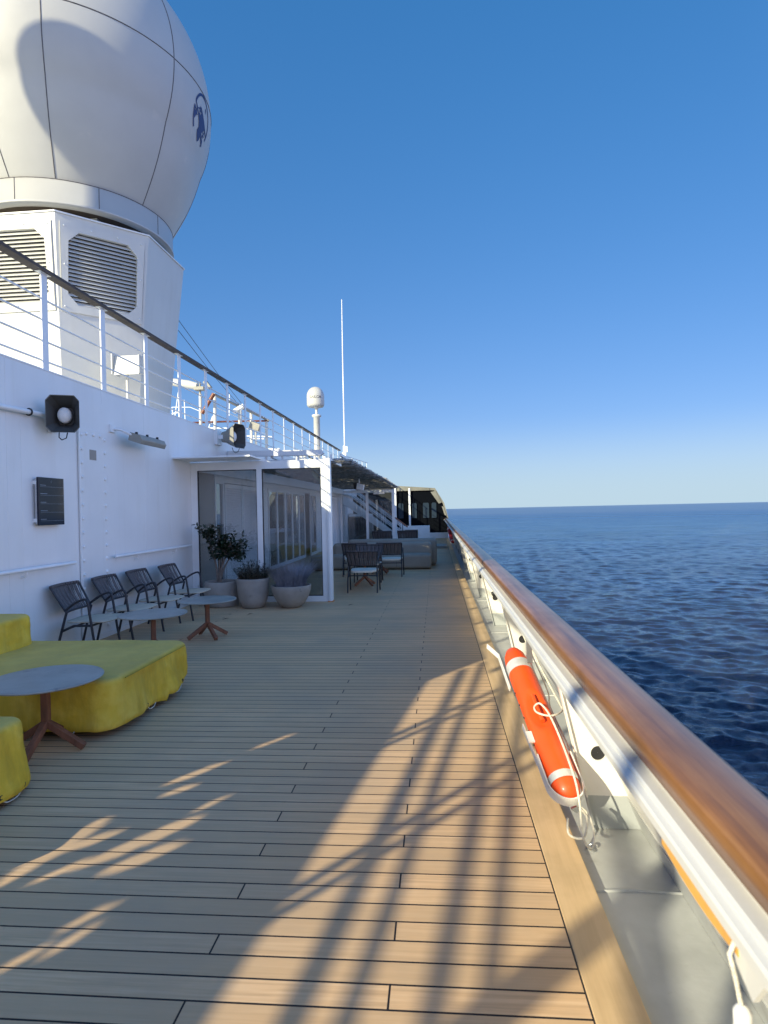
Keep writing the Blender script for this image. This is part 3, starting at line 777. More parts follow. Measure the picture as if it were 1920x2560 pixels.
for i in (0, 1, 7):
    j = (i+1) % 8
    def P3(z, s, g=0):  # s in metres from the facet centre line
        q = octv(z, g); c = (q[i]+q[j])/2; tdir = (q[j]-q[i]).normalized(); return c + tdir*s
    # frame plate with octagonal opening
    z0, z1, hw = 4.96, 6.36, .635; oz0, oz1, ow, c = 5.08, 6.24, .545, .16
    inner = [(-ow+c,oz0),(ow-c,oz0),(ow,oz0+c),(ow,oz1-c),(ow-c,oz1),(-ow+c,oz1),(-ow,oz1-c),(-ow,oz0+c)]
    outer = [(-hw*.6,z0),(hw*.6,z0),(hw,z0+.2),(hw+.03,z1-.2),(hw*.6,z1),(-hw*.6,z1),(-hw-.03,z1-.2),(-hw,z0+.2)]
    corners = [(-hw,z0),(hw,z0),(hw+.04,z1),(-hw-.04,z1)]
    b = MB()
    for g in (.006, .022):
        Vv = [P3(z, s, g) for s, z in outer]+[P3(z, s, g) for s, z in inner]+[P3(z, s, g) for s, z in corners]
        b.add(Vv, [(k, (k+1) % 8, 8+(k+1) % 8, 8+k) for k in range(8)]+[(0,7,16),(1,17,2),(3,18,4),(5,19,6)])
    Vi = [P3(z, s, g) for g in (-.05, .022) for s, z in inner]; b.add(Vi, [(k,(k+1)%8,8+(k+1)%8,8+k) for k in range(8)])
    Vo = [P3(z, s, g) for g in (.0, .022) for s, z in corners]; b.add(Vo, [(k,(k+1)%4,4+(k+1)%4,4+k) for k in range(4)])
    fr = build('louvre_frame', b, M['cream'], tw, True)
    b = MB(); N = 18
    for k in range(N):
        z = oz0+.02+(oz1-oz0-.03)*(k+.5)/N
        wz = ow
        if z < oz0+c: wz = ow-(oz0+c-z)
        if z > oz1-c: wz = ow-(z-(oz1-c))
        wz += .03; hh = .031
        # slat: lower edge outside, upper edge inside
        b.add([P3(z-hh,-wz,.004),P3(z-hh,wz,.004),P3(z+hh,wz,-.055),P3(z+hh,-wz,-.055)], [(0,1,2,3)])
        b.add([P3(z-hh-.004,-wz,.004),P3(z-hh-.004,wz,.004),P3(z-hh,wz,.004),P3(z-hh,-wz,.004)], [(0,1,2,3)])
        b.add([P3(z-hh-.004,-wz,.003),P3(z-hh-.004,wz,.003),P3(z+hh-.004,wz,-.056),P3(z+hh-.004,-wz,-.056)], [(0,1,2,3)])
    build('louvre_slats', b, M['cream'], fr, True)
    b = MB()
    for s, z in [(-.61,z1-.06),(.61,z1-.06),(-.60,5.7),(.60,5.7),(-.59,5.04),(.59,5.04),(-.2,z1-.05),(.22,z1-.05),(0,5.05)]:
        b.ball(P3(z, s, .026), .013, 8, 6)
    build('bolt', b, M['whiteclean'], fr, True)

# flood light on the tower
fd = thing('flood_light', 'white flood light on a pipe in front of the vent tower', 'flood light', (-5.02, 9.85, 3.2))
b = MB(); b.tube([(-5.12,9.88,3.2),(-5.12,9.88,4.0)], .025, 8); build('pipe', b, M['cream'], fd, True)
b = MB(); b.prism([(9.72,3.93),(9.95,4.02),(9.98,4.22),(9.78,4.27)], 'x', -5.28, -4.84); build('housing', b, M['cream'], fd, True, .015)
b = MB(); b.box(-5.30,-5.285,9.70,9.96,3.95,4.30); b.box(-4.835,-4.82,9.70,9.96,3.95,4.25); build('yoke', b, M['cream'], fd, True)

# ------------------------------------------------------------------ great radome
h1 = 5.5; RC = Vector((TC[0], TC[1], H+7.865)); RR = 2.53
rd = thing('radome', 'giant off-white radome with seams and a blue globe emblem above the vent tower', 'radome', (TC[0], TC[1], H+5.11))
rb, zb = 1.715, -2.365
D = math.hypot(rb, zb); th = math.atan2(zb, rb); al = math.acos(RR/D)
tang = th + al  # tangent point angle on the sphere
prof = [(rb, zb)] + [(rb+(RR*math.cos(tang)-rb)*k/12+.06*math.sin(PI*k/12), zb+(RR*math.sin(tang)-zb)*k/12) for k in range(1, 12)]
prof += [(max(.001, RR*math.cos(a)), RR*math.sin(a)) for a in np.linspace(tang, PI/2, 60)]
b = MB(); b.lathe(prof, 128, RC); build('dome_shell', b, M['dome'], rd, True)
b = MB(); b.lathe([(1.60,zb-.40),(1.765,zb-.40),(1.765,zb-.36),(1.75,zb-.36),(1.75,zb-.002),(1.715,zb)], 96, RC); build('base_ring', b, M['dome'], rd, True)
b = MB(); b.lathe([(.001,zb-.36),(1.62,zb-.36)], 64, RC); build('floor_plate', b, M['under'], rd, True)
b = MB()
for a in range(0, 360, 45): b.box(TC[0]+1.3*math.cos(R(a))-.07, TC[0]+1.3*math.cos(R(a))+.07, TC[1]+1.3*math.sin(R(a))-.07, TC[1]+1.3*math.sin(R(a))+.07, 6.506, 6.74)
b.lathe([(1.0,0),(1.0,.2)], 40, (TC[0],TC[1],6.507))
build('mounting_foot', b, M['cream'], rd, True)
def seamline(pts, r=.008):
    b = MB(); b.tube(pts, r, 6); return b
allp = MB()
eq = [RC + Vector((math.cos(a)*(RR+.001), math.sin(a)*(RR+.001), 0)) for a in np.linspace(0, 2*PI, 120)]
allp.tube(eq, .009, 6)
for az in range(-88, 272, 48):
    if az in (): continue
    a = R(az+20)
    pts = [RC + Vector((math.cos(a)*(r+.001), math.sin(a)*(r+.001), z)) for r, z in prof[:-6]]
    allp.tube(pts, .008, 6)
build('seam', allp, M['seam'], rd, True)
b = MB()
for az in (-88.6, -46.7, -7.9, 33, 75, 117, 159, 201, 242): 
    a = R(az); b.tube([RC+Vector((math.cos(a)*1.751, math.sin(a)*1.751, zb-.005)), RC+Vector((math.cos(a)*1.751, math.sin(a)*1.751, zb-.36))], .006, 6)
b.tube([RC+Vector((math.cos(a)*1.75, math.sin(a)*1.75, zb)) for a in np.linspace(0, 2*PI, 90)], .007, 6)
build('ring_joint', b, M['seam'], rd, True)
# emblem
def ray(px, py):
    return (F_*0 + (Matrix((R2, U2, F_)).transposed() @ Vector((px-960, 1280-py, 1530)))).normalized()
def on_sphere(px, py):
    d = ray(px, py); v = RC - Vector((0,0,H)); bq = v.dot(d); disc = bq*bq - (v.dot(v)-RR*RR); return Vector((0,0,H)) + d*(bq-math.sqrt(max(0, disc)))
E0 = Vector((-4.26, 10.43, 9.18)); E0 = RC + (E0-RC).normalized()*RR
E0 = on_sphere(505, 300)
nE = (E0-RC).normalized(); rE = Vector((0,0,1)).cross(nE).normalized(); uE = nE.cross(rE)
def emb(x, y, g=.006):
    x, y = x*.56, y*.68
    q = RC + nE*RR + rE*x + uE*y; return RC + (q-RC).normalized()*(RR+g)
b = MB()
def stroke(pts, wd):
    P2 = []; wd = wd*1.6
    for i in range(len(pts)-1):
        (x0,y0),(x1,y1) = pts[i], pts[i+1]; k = max(1, int(math.hypot(x1-x0, y1-y0)/.04))
        P2 += [(x0+(x1-x0)*j/k, y0+(y1-y0)*j/k) for j in range(k)]
    P2.append(pts[-1])
    for i in range(len(P2)-1):
        (x0,y0),(x1,y1) = P2[i], P2[i+1]; l = math.hypot(x1-x0, y1-y0) or 1; nx, ny = -(y1-y0)/l*wd/2, (x1-x0)/l*wd/2; ex, ey = (x1-x0)*.12, (y1-y0)*.12
        b.add([emb(x0+nx-ex,y0+ny-ey),emb(x0-nx-ex,y0-ny-ey),emb(x1-nx+ex,y1-ny+ey),emb(x1+nx+ex,y1+ny+ey)], [(0,1,2,3)])
def blob(pts):
    cx = sum(p[0] for p in pts)/len(pts); cy = sum(p[1] for p in pts)/len(pts); n = len(pts)
    V = [emb(cx,cy)]+[emb(cx+(x-cx)*k, cy+(y-cy)*k) for k in (.5,1) for x, y in pts]
    b.add(V, [(0,1+i,1+(i+1)%n) for i in range(n)]+[(1+i,1+n+i,1+n+(i+1)%n,1+(i+1)%n) for i in range(n)])
RE = .62
arc = lambda a0, a1, n=24: [(RE*math.cos(a), RE*math.sin(a)) for a in np.linspace(R(a0), R(a1), n)]
stroke(arc(-32, 158), .045); stroke(arc(170, 222), .04)
def diag(t, o): # along the slanted banner: t along, o across
    ca, sa = math.cos(R(-33)), math.sin(R(-33)); return (-.56+ca*t-sa*o, .22+sa*t+ca*o)
stroke([(-.575,.23), diag(.38,-.055), diag(.40,0.0), diag(.30,.10), diag(.27,.18), diag(.33,.22), diag(1.15,.22)], .035)
stroke([(-.61,.10), diag(.30,-.15)], .03); stroke([diag(.75,-.15), diag(1.22,-.15)], .035)
G = {'S': [[(1,1),(0,1),(0,.5),(1,.5),(1,0),(0,0)]], 'E': [[(1,1),(0,1),(0,0),(1,0)],[(0,.5),(.8,.5)]], 'A': [[(0,0),(.3,1),(.8,1),(1,0)],[(.15,.45),(.9,.45)]],
     'T': [[(0,1),(1,1)],[(.5,1),(.5,0)]], 'L': [[(0,1),(0,0),(1,0)]]}
x = .44
for ch in 'EATEL':
    for st in G[ch]: stroke([diag(x+.095*a, -.09+.24*c) for a, c in st], .028)
    x += .135
blob([(-.08,.10),(.08,.06),(.22,-.02),(.30,-.12),(.20,-.22),(.12,-.30),(.10,-.42),(.06,-.56),(-.02,-.62),(-.14,-.50),(-.22,-.38),(-.16,-.28),(-.22,-.14),(-.30,-.05),(-.34,.02),(-.27,.05),(-.20,-.03),(-.15,.02)])
blob([(-.60,-.02),(-.50,.0),(-.46,.10),(-.42,-.02),(-.48,-.14),(-.55,-.26),(-.60,-.18)])
blob([(.30,-.22),(.38,-.30),(.34,-.36),(.30,-.30)]); blob([(.30,-.40),(.36,-.44),(.38,-.56),(.28,-.62),(.30,-.52)]); blob([(.18,.42),(.24,.38),(.22,.26),(.17,.30)])
stroke([(-.46,.10),(-.30,.17),(-.12,.13)], .02)
build('emblem', b, M['logo'], rd, True)

# tall capsule dome further aft (throws the round topped shadow on the great radome)
C2 = RC + Vector((.809*3.38, -.588*3.38, 0)) + Vector((.2154,.2965,.9304))*(-1.97) + S*9.0
r2 = thing('radome', 'tall capsule shaped white dome aft whose shadow falls on the great radome', 'radome', tuple(C2))
b = MB(); b.lathe([(.001,-2.6),(1.5,-2.6),(1.70,-2.4)]+[(max(.001, 1.70*math.cos(a)), 1.70*math.sin(a)) for a in np.linspace(0, PI/2, 30)], 64, C2); build('dome_shell', b, M['dome'], r2, True)
b = MB(); b.lathe([(.16, -7.6), (.16,-2.58)], 16, C2); build('pedestal', b, M['white'], r2, True)

# ------------------------------------------------------------------ unseen aft stair bulwark (throws the lattice shadow on the deck)
sw = thing('stair_bulwark', 'sloping white stair side with railing aft along the deckhouse', 'stair side', (XW, -3, 0))
def zt(y): return 2.46 + (y+3.2)*.148
slits = [((-0.328,1.868),(-0.373,2.046),0.05),((-0.518,1.903),(-0.615,1.999),0.03),((-0.951,1.676),(-0.518,1.767),0.05),((-0.56,1.67),(-0.477,1.698),0.03),((-0.752,1.714),(-0.904,1.882),0.04),((-1.124,1.87),(-1.232,2.12),0.075),((-1.336,1.943),(-1.502,2.126),0.05),((-1.064,1.802),(-1.25,1.965),0.03),((-1.065,2.07),(-1.061,2.162),0.035),((-1.078,1.755),(-1.092,1.857),0.035),((-1.88,1.907),(-1.902,1.972),0.035),((-1.934,1.996),(-1.97,2.053),0.05),((-1.791,1.973),(-1.828,2.067),0.035),((-0.283,2.109),(-0.308,2.263),0.03)]
# unseen wall in small cells; slits added to throw sun streaks on the deck
b = MB(); cy, cz = .03, .02
ycells = np.arange(-2.3, -.23, .02); zc0, zc1 = 1.5, 2.3
def inslit(y, z):
    for (a, c, wd) in slits:
        dx, dz = c[0]-a[0], c[1]-a[1]; L2 = dx*dx+dz*dz; t_ = ((y-a[0])*dx+(z-a[1])*dz)/L2
        if 0 < t_ < 1:
            d = abs((y-a[0])*dz-(z-a[1])*dx)/math.sqrt(L2)
            if d < wd*1.0*math.sin(PI*t_)**.6*(1+.5*noise.noise(Vector((y*30, z*30, 0)))): return True
    return False
xw = XW-.01
for yc in ycells:
    run = None; z = zc0
    while z <= zc1+1e-9:
        op = inslit(yc+.01, z+.005) or z >= zc1-1e-9
        if not op and run is None: run = z
        if op and run is not None:
            b.add([(xw,yc,run),(xw,yc+.02,run),(xw,yc+.02,z),(xw,yc,z)], [(0,1,2,3)]); run = None
        z += .01
b.add([(xw,-2.3,0),(xw,-.2,0),(xw,-.2,zc0),(xw,-2.3,zc0)], [(0,1,2,3)])
yb = -.2
b.add([(xw,-2.3,zc1-.001),(xw,yb,zc1-.001),(xw,yb,zt(yb)),(xw,-2.3,zt(-2.3))], [(0,1,2,3)])
b.add([(xw,-9,0),(xw,-2.3,0),(xw,-2.3,zt(-2.3)),(xw,-9,zt(-9))], [(0,1,2,3)])
build('side_plate', b, M['white'], sw, True)
for off, r_ in ((.22,.034),(.37,.026),(.60,.033),(.75,.027),(1.19,.048)):
    b = MB(); b.tube([(XW, -8.5, zt(-8.5)+off), (XW, -.3, zt(-.3)+off)], r_, 8); build('rail', b, M['whiteclean'], sw, True)
for (ya, za, yb_, zb_, r_) in ((-2.67,2.5,-2.80,3.7,.028),(-2.78,2.5,-3.08,3.65,.026),(-3.9,2.35,-4.72,3.7,.072),(-1.3,2.7,-1.36,3.9,.028),(-1.42,2.7,-1.62,3.9,.025),(-4.70,3.4,-4.72,4.3,.036),(-6.3,3.1,-4.7,3.47,.036),(-5.3,3.3,-5.25,4.3,.034)):
    b = MB(); b.tube([(XW, ya, za), (XW, yb_, zb_)], r_, 8); build('stay', b, M['whiteclean'], sw, True)

# ------------------------------------------------------------------ glass screens
YS = 10.78
gs = thing('glass_screen', 'white framed two pane glass screen standing behind the plant pots', 'glass screen', (-3.2, YS, 0))
b = MB()
b.box(-4.42,-4.30,YS-.04,YS+.04,0,2.53); b.box(-3.205,-3.11,YS-.039,YS+.039,.10,2.385); b.box(-2.035,-1.93,YS-.04,YS+.04,0,2.53)
b.box(-4.30,-2.035,YS-.038,YS+.038,0,.10); b.box(-4.30,-2.035,YS-.038,YS+.038,2.385,2.53)
build('frame', b, M['whiteclean'], gs, True, .004)
b = MB(); b.box(-1.925,-1.86,YS-.09,YS+.05,0.015,2.545); b.box(-1.905,-1.88,YS-.1,YS-.09,.01,2.5); build('corner_post', b, M['whiteclean'], gs, True, .004)
b = MB(); b.box(-1.94,-1.85,YS-.11,YS+.06,0,.014); build('foot_plate', b, M['rust'], gs, True)
for x0, x1 in ((-4.30,-3.205),(-3.11,-2.035)):
    b = MB(); b.box(x0-.005,x1+.005,YS-.004,YS+.004,.095,2.39); build('pane', b, M['glass'], gs, True)
b = MB(); t_ = .012
for x0, x1 in ((-4.30,-3.205),(-3.11,-2.035)):
    b.box(x0,x0+t_,YS-.02,YS+.02,.10,2.385); b.box(x1-t_,x1,YS-.02,YS+.02,.10,2.385); b.box(x0+t_,x1-t_,YS-.02,YS+.02,.10,.10+t_); b.box(x0+t_,x1-t_,YS-.02,YS+.02,2.385-t_,2.385)
build('gasket', b, M['black'], gs, True)
b = MB(); b.box(-4.42,-3.08,9.98,YS-.045,2.545,2.575); build('awning_ledge', b, M['whiteclean'], gs, True, .004)

pg = thing('pergola', 'reed covered pergola roof between the glass screens', 'pergola', (-3.2, 20, 2.6))
b = MB(); b.prism([(-4.41,2.82),(-2.40,2.78),(-2.33,2.83),(-2.38,2.90),(-4.41,2.93)], 'y', 12.70, 12.82); build('front_beam', b, M['whiteclean'], pg, True, .004)
for x in (-3.6,-3.25,-2.9,-2.55,-2.2):
    b = MB(); b.box(x,x+.035,12.72,12.78,2.60,2.80); build('spacer', b, M['whiteclean'], pg, True)
b = MB()
for x in (-4.3,-3.5,-2.7,-2.02): b.box(x,x+.05,12.83,29,2.76,2.82)
for y in np.arange(13.2, 29.1, 2.4): b.box(-4.40,-1.98,y,y+.05,2.70,2.757)
for x in (-4.3,-3.2,-2.0): b.box(x,x+.04,YS+.045,12.70,2.535,2.585)
build('rafters', b, M['whiteclean'], pg, True)
def reeds(n, seed, mat, zoff, edge=False):
    rng = random.Random(seed); b = MB()
    for i in range(n):
        y = (11.2 if not edge else 12.9) + (29.2-11.2)*rng.random()
        if y > 29.2: continue
        hump = .05*math.exp(-((y-22.5)/1.4)**2)
        x = rng.uniform(-4.35,-2.0) if not edge else rng.uniform(-2.6,-1.75)
        z = min(2.66, 1.57+.0835*y)+zoff+rng.uniform(-.025,.02)+hump*(max(0,(x+3.2))/1.3)
        L = rng.uniform(.25,.9) if not edge else rng.uniform(.15,.5)
        a = rng.gauss(0,.35) if rng.random() < .8 else rng.uniform(-1.4,1.4)
        d = Vector((math.cos(a), math.sin(a), rng.gauss(0,.02))); c = Vector((x,y,z))
        pts = [c-d*L/2, c+Vector((0,0,rng.uniform(-.01,.02))), c+d*L/2]
        pts = [Vector((min(p.x,-1.78),p.y,p.z)) for p in pts]
        r_ = rng.uniform(.003,.009)
        b.tube(pts, r_, 4, caps=False)
    return b
tag(build('reed_cover', reeds(6500, 1, None, 0), M['reed'], pg, True), kind='stuff')
tag(build('reed_edge', reeds(1500, 2, None, .04, True), M['reedpale'], pg, True), kind='stuff')
b = MB(); b.tube([(-2.5,19.9,2.66),(-2.5,19.9,2.5)], .02, 8); b.prism([(-2.58,2.30),(-2.36,2.26),(-2.33,2.44),(-2.55,2.50)], 'y', 19.75, 19.95)
sl = thing('spot_light', 'small white spot light hanging under the reed pergola', 'light', (-2.45,19.9,2.4)); build('housing', b, M['plwhite'], sl, True, .01)
b = MB(); b.prism([(-2.66,2.30),(-2.585,2.28),(-2.56,2.52),(-2.68,2.5)], 'y', 19.78, 19.92); build('yoke', b, M['black'], sl, True)

# deckhouse front behind the screens: panel, shutters, folding doors
XD = -4.66
fh = thing('deckhouse_front', 'deckhouse front with louvred shutters and folding glass doors under the pergola', 'building', (XD, 20, 0))
b = MB(); b.box(XD-.1, XD, 10.84, 12.55, 0, 2.66); build('grey_panel', b, M['panelgrey'], fh, True)
b = MB(); b.box(XD-.08, XD+.02, 12.55, 13.12, 2.25, 2.66); b.box(XD-.08,XD+.02,12.55,12.62,0,2.25); b.box(XD-.08,XD+.02,13.05,13.12,0,2.25)
b.box(XD-.08, XD+.015, 13.12, 34, 2.28, 2.66); b.box(XD-.08,XD+.03,15.62,16.55,0,2.28); b.box(XD-.08, XD+.02, 23.3,25.9,0,2.28); b.box(XD-.08,XD+.02,30.6,34,0,2.28)
build('frame', b, M['whiteclean'], fh, True)
b = MB(); b.box(XD-.03, XD-.02, 12.62, 13.05, 0, 2.25); build('side_light', b, M['doorglass'], fh, True)
def shutter(y0, y1):
    b = MB(); x0, x1 = XD-.02, XD+.03; f = .07
    b.box(x0,x1,y0,y0+f,.03,2.26); b.box(x0,x1,y1-f,y1,.03,2.26); b.box(x0,x1,y0+f,y1-f,.03,.13); b.box(x0,x1,y0+f,y1-f,2.17,2.26)
    s_ = build('shutter', b, M['whiteclean'], fh, True)
    b = MB(); n = 38
    for k in range(n):
        z = .14+(2.03)*(k+.5)/n
        b.add([(x0+.01,y0+f,z+.024),(x0+.01,y1-f,z+.024),(x1-.008,y1-f,z-.024),(x1-.008,y0+f,z-.024)], [(0,1,2,3)])
        b.add([(x0+.01,y0+f,z+.018),(x0+.01,y1-f,z+.018),(x1-.008,y1-f,z-.030),(x1-.008,y0+f,z-.030)], [(0,1,2,3)])
        b.add([(x1-.008,y0+f,z-.030),(x1-.008,y1-f,z-.030),(x1-.008,y1-f,z-.024),(x1-.008,y0+f,z-.024)], [(0,1,2,3)])
    build('slats', b, M['whiteclean'], s_, True)
for y0 in (13.14, 14.38): shutter(y0, y0+1.22)
for y0 in (25.92, 27.1, 28.3, 29.45): shutter(y0, y0+1.15)
def gdoor(y0, y1, x=XD):
    b = MB(); f = .06
    b.box(x,x+.05,y0,y0+f,0,2.27); b.box(x,x+.05,y1-f,y1,0,2.27); b.box(x,x+.05,y0+f,y1-f,0,.10); b.box(x,x+.05,y0+f,y1-f,2.19,2.27)
    d = build('glass_door', b, M['whiteclean'], fh, True)
    b = MB(); b.box(x+.02,x+.03,y0+f,y1-f,.10,2.19); build('pane', b, M['doorglass'], d, True)
for i in range(5): gdoor(16.58+.94*i, 16.58+.94*(i+1)-.01)
gdoor(22.1, 23.25, XD+.02)
b = MB(); b.box(-6.6,-6.5,10.8,34,0,2.66); b.box(-6.5,XD-.1,10.80,10.84,0,2.66); b.box(-6.5,XD-.1,33.9,34,0,2.66); b.box(-6.5,XD-.1,10.84,33.9,2.62,2.66); b.box(-6.5,XD-.1,10.84,33.9,0,.01)
build('interior', b, M['panelgrey'], fh, True)

# second glass screen and stairs
YS2 = 29.0
g2 = thing('glass_screen', 'far white framed glass screen in front of the stairway', 'glass screen', (-3.3, YS2, 0))
b = MB()
for x0, x1 in ((-4.58,-4.48),(-3.34,-3.22),(-2.10,-1.97)): b.box(x0,x1,YS2-.05,YS2+.05,0,2.60)
b.box(-4.48,-3.34,YS2-.045,YS2+.045,2.44,2.58); b.box(-3.22,-2.10,YS2-.045,YS2+.045,2.44,2.58); b.box(-4.48,-3.34,YS2-.045,YS2+.045,0,.12); b.box(-3.22,-2.10,YS2-.045,YS2+.045,0,.12)
build('frame', b, M['whiteclean'], g2, True)
for x0, x1 in ((-4.485,-3.335),(-3.225,-2.095)):
    b = MB(); b.box(x0,x1,YS2-.004,YS2+.004,.12,2.44); build('pane', b, M['glassclear'], g2, True)
b = MB(); b.box(-2.95,-2.45,YS2-.22,YS2-.052,2.36,2.56); sw2 = thing('emergency_light', 'white box light fixed to the far glass screen', 'light', (-2.7, YS2-.1, 2.45)); build('housing', b, M['plwhite'], sw2, True, .02)

stw = thing('stairway', 'white outside stairway with wooden handrail behind the far glass screen', 'stairs', (-3, 30.6, 0))
def sz(x): return 2.12 + (x+4.6)*(-.77)     # stringer centre height
for yy in (30.0, 31.2):
    b = MB(); b.prism([(-5.0,sz(-5.0)-.2),(-1.80,.0),(-1.45,.0),(-1.7,sz(-1.7)+.24),(-5.0,sz(-5.0)+.22)], 'y', yy, yy+.04); build('stringer', b, M['whiteclean'], stw, True)
b = MB()
for i in range(13):
    x = -4.9+.26*i; b.box(x,x+.26,30.045,31.195,sz(x+.13)-.02,sz(x+.13)+.02)
build('treads', b, M['panelgrey'], stw, True)
for yy in (30.0, 31.2):
    for off in (.50,.58,.86,.95):
        b = MB(); b.tube([(-5.0,yy+.02,sz(-5.0)+off),(-1.75,yy+.02,sz(-1.75)+off)], .022, 6); build('rail', b, M['whiteclean'], stw, True)
    for x in (-4.55,-3.7,-3.55,-2.72,-2.60,-1.80,-1.70):
        b = MB(); b.tube([(x,yy+.02,sz(x)+.15),(x,yy+.02,sz(x)+1.0)], .018, 6); build('baluster', b, M['whiteclean'], stw, True)
b = MB(); b.tube([(-4.6,30.02,sz(-4.6)+1.08),(-1.42,30.02,sz(-1.42)+1.08)], .035, 8); build('wooden_handrail', b, M['teak'], stw, True)
# louvred locker below the stairs
lk = thing('louvred_locker', 'dark louvred vent locker under the stairway', 'locker', (-4, 32, 0))
b = MB(); b.box(-4.6,-3.35,31.9,32.4,0,1.45); build('body', b, M['panelgrey'], lk, True)
b = MB()
for k in range(18): b.box(-4.55,-3.55,31.84,31.89,.12+.062*k,.15+.062*k)
build('slats', b, M['black'], lk, True)
b = MB(); b.box(-4.6,-3.35,31.84,31.90,1.30,1.42); build('lintel', b, M['whiteclean'], lk, True)

# dark wind screen house
wh = thing('wind_screen_house', 'dark tinted glass wind screen with pale sloping canopy at the end of the deck', 'building', (-1, 34, 0))
b = MB(); b.prism([(-6.5,0),(.62,0),(.64,1.04),(.40,1.90),(-.10,2.72),(-2.3,2.93),(-6.5,3.0)], 'y', 36.0, 36.1); build('back_wall', b, M['dark'], wh, True)
b = MB(); b.prism([(-2.2,.30),(.60,.28),(.62,1.04),(.38,1.90),(-.12,2.62),(-2.2,2.80)], 'y', 34.0, 34.03); build('tinted_glazing', b, M['dkglaze'], wh, True)
b = MB(); b.prism([(-2.6,2.83),(-.10,2.63),(-.05,2.76),(-2.6,2.97)], 'y', 33.9, 36.0); b.prism([(-.10,2.63),(.36,1.90),(.60,1.04),(.66,1.04),(.44,1.92),(-.05,2.76)], 'y', 33.9, 36.0); build('canopy', b, M['canv'], wh, True)
b = MB(); b.prism([(-.30,2.55),(-.02,2.6),(.30,1.95),(.14,1.90)], 'y', 33.86, 33.89); b.prism([(.30,1.75),(.40,1.72),(.56,1.2),(.44,1.28)], 'y', 33.86, 33.89); b.box(-2.15,-.35,33.86,33.89,2.64,2.78); build('canvas_panel', b, M['canv'], wh, True)
b = MB(); b.box(-1.52,-1.42,33.8,33.9,.3,2.78); b.box(-2.3,-2.2,33.8,33.9,.1,2.8); build('post', b, M['whiteclean'], wh, True)
for x0, x1 in ((-2.1,-1.82),(-1.33,-1.08),(-.74,-.40),(-.26,.0)):
    b = MB(); xm = (x0+x1)/2; b.prism([(x0,1.12),(x1,1.12),(x1,1.90),(x1-.05,1.96),(x0+.05,1.96),(x0,1.90)], 'y', 33.93, 33.95)
    build('window', b, M['winpane'] if 'winpane' in M else M['display'], wh, True)
b = MB(); b.box(-2.2,.62,33.7,34.1,0,.30); build('sill', b, M['white'], wh, True)
b = MB(); b.box(-6.5,-2.3,35.9,36.0,0,3.0); build('inner_wall', b, M['dark'], wh, True)
# lattice mast end & low wall
cb = thing('service_counter', 'white service counter with an open recess in front of the tinted wind screen', 'counter', (-1.0, 31.3, 0))
b = MB(); b.box(-1.70,-.36,31.0,31.1,.58,.77); b.box(-.95,-.36,31.0,31.1,0,.58); b.box(-1.70,-.36,31.1,31.6,.70,.768); b.box(-1.70,-1.62,31.1,31.6,0,.70); b.box(-.44,-.36,31.1,31.6,0,.70); build('body', b, M['whiteclean'], cb, True)
b = MB(); b.box(-1.62,-.95,31.5,31.55,0,.58); build('back_panel', b, M['horn'], cb, True)
ht = thing('deck_hatch', 'pale flush deck hatch lid near the far end of the deck', 'hatch', (.15, 25.6, 0))
b = MB(); b.box(-.12,.42,24.95,26.4,.004,.10); build('lid', b, M['horn'], ht, True, .01)

# ------------------------------------------------------------------ upper deck clutter
dm = thing('satellite_dome', 'small white satellite dome lettered SAILOR on a tall pole', 'satellite dome', (-4.88, 25, 3.2))
b = MB(); b.lathe([(.001,-.02),(.30,-.02),(.345,.03),(.36,.09),(.36,.42)]+[(max(.001,.36*math.cos(a)), .42+.40*math.sin(a)) for a in np.linspace(.1, PI/2, 12)], 40, (-4.88,25,5.94)); build('dome', b, M['dome'], dm, True)
b = MB(); b.lathe([(.13,3.2),(.13,5.50),(.19,5.52),(.19,5.60),(.05,5.62),(.05,5.82),(.12,5.9),(.12,5.93)], 24, (-4.85,25,0)); build('pole', b, M['cream'], dm, True)
def text_mesh(s, size, mat, name, parent, fn):
    cu = bpy.data.curves.new('tmp', 'FONT'); cu.body = s; cu.size = size; cu.align_x = 'CENTER'; cu.extrude = 0
    to = bpy.data.objects.new('tmp', cu); COL.objects.link(to)
    dg = bpy.context.evaluated_depsgraph_get(); me = bpy.data.meshes.new_from_object(to.evaluated_get(dg))
    bpy.data.objects.remove(to)
    b = MB(); b.add([fn(v.co.x, v.co.y) for v in me.vertices], [tuple(p.vertices) for p in me.polygons])
    return build(name, b, mat, parent, True)
def domept(x, y):
    a = -PI/2+.19 + x/.36; return (-4.88+.364*math.cos(a), 25+.364*math.sin(a), 6.24+y)
text_mesh('SAILOR', .155, M['ink'], 'lettering', dm, domept)
wa = thing('whip_antenna', 'tall thin white whip antenna beside the satellite dome', 'antenna', (-4.62, 31, 3.2))
b = MB(); b.tube([(-4.62,31,3.2),(-4.62,31,4.9),(-4.6,31,4.95),(-4.6,31,9),(-4.58,31,12.4)], [.07,.07,.035,.03,.018], 8); build('rod', b, M['plwhite'], wa, True)
b = MB(); b.box(-4.72,-4.52,30.9,31.1,4.1,4.6); b.box(-4.55,-4.45,30.95,31.05,4.6,4.9); build('base_clamp', b, M['whiteclean'], wa, True)

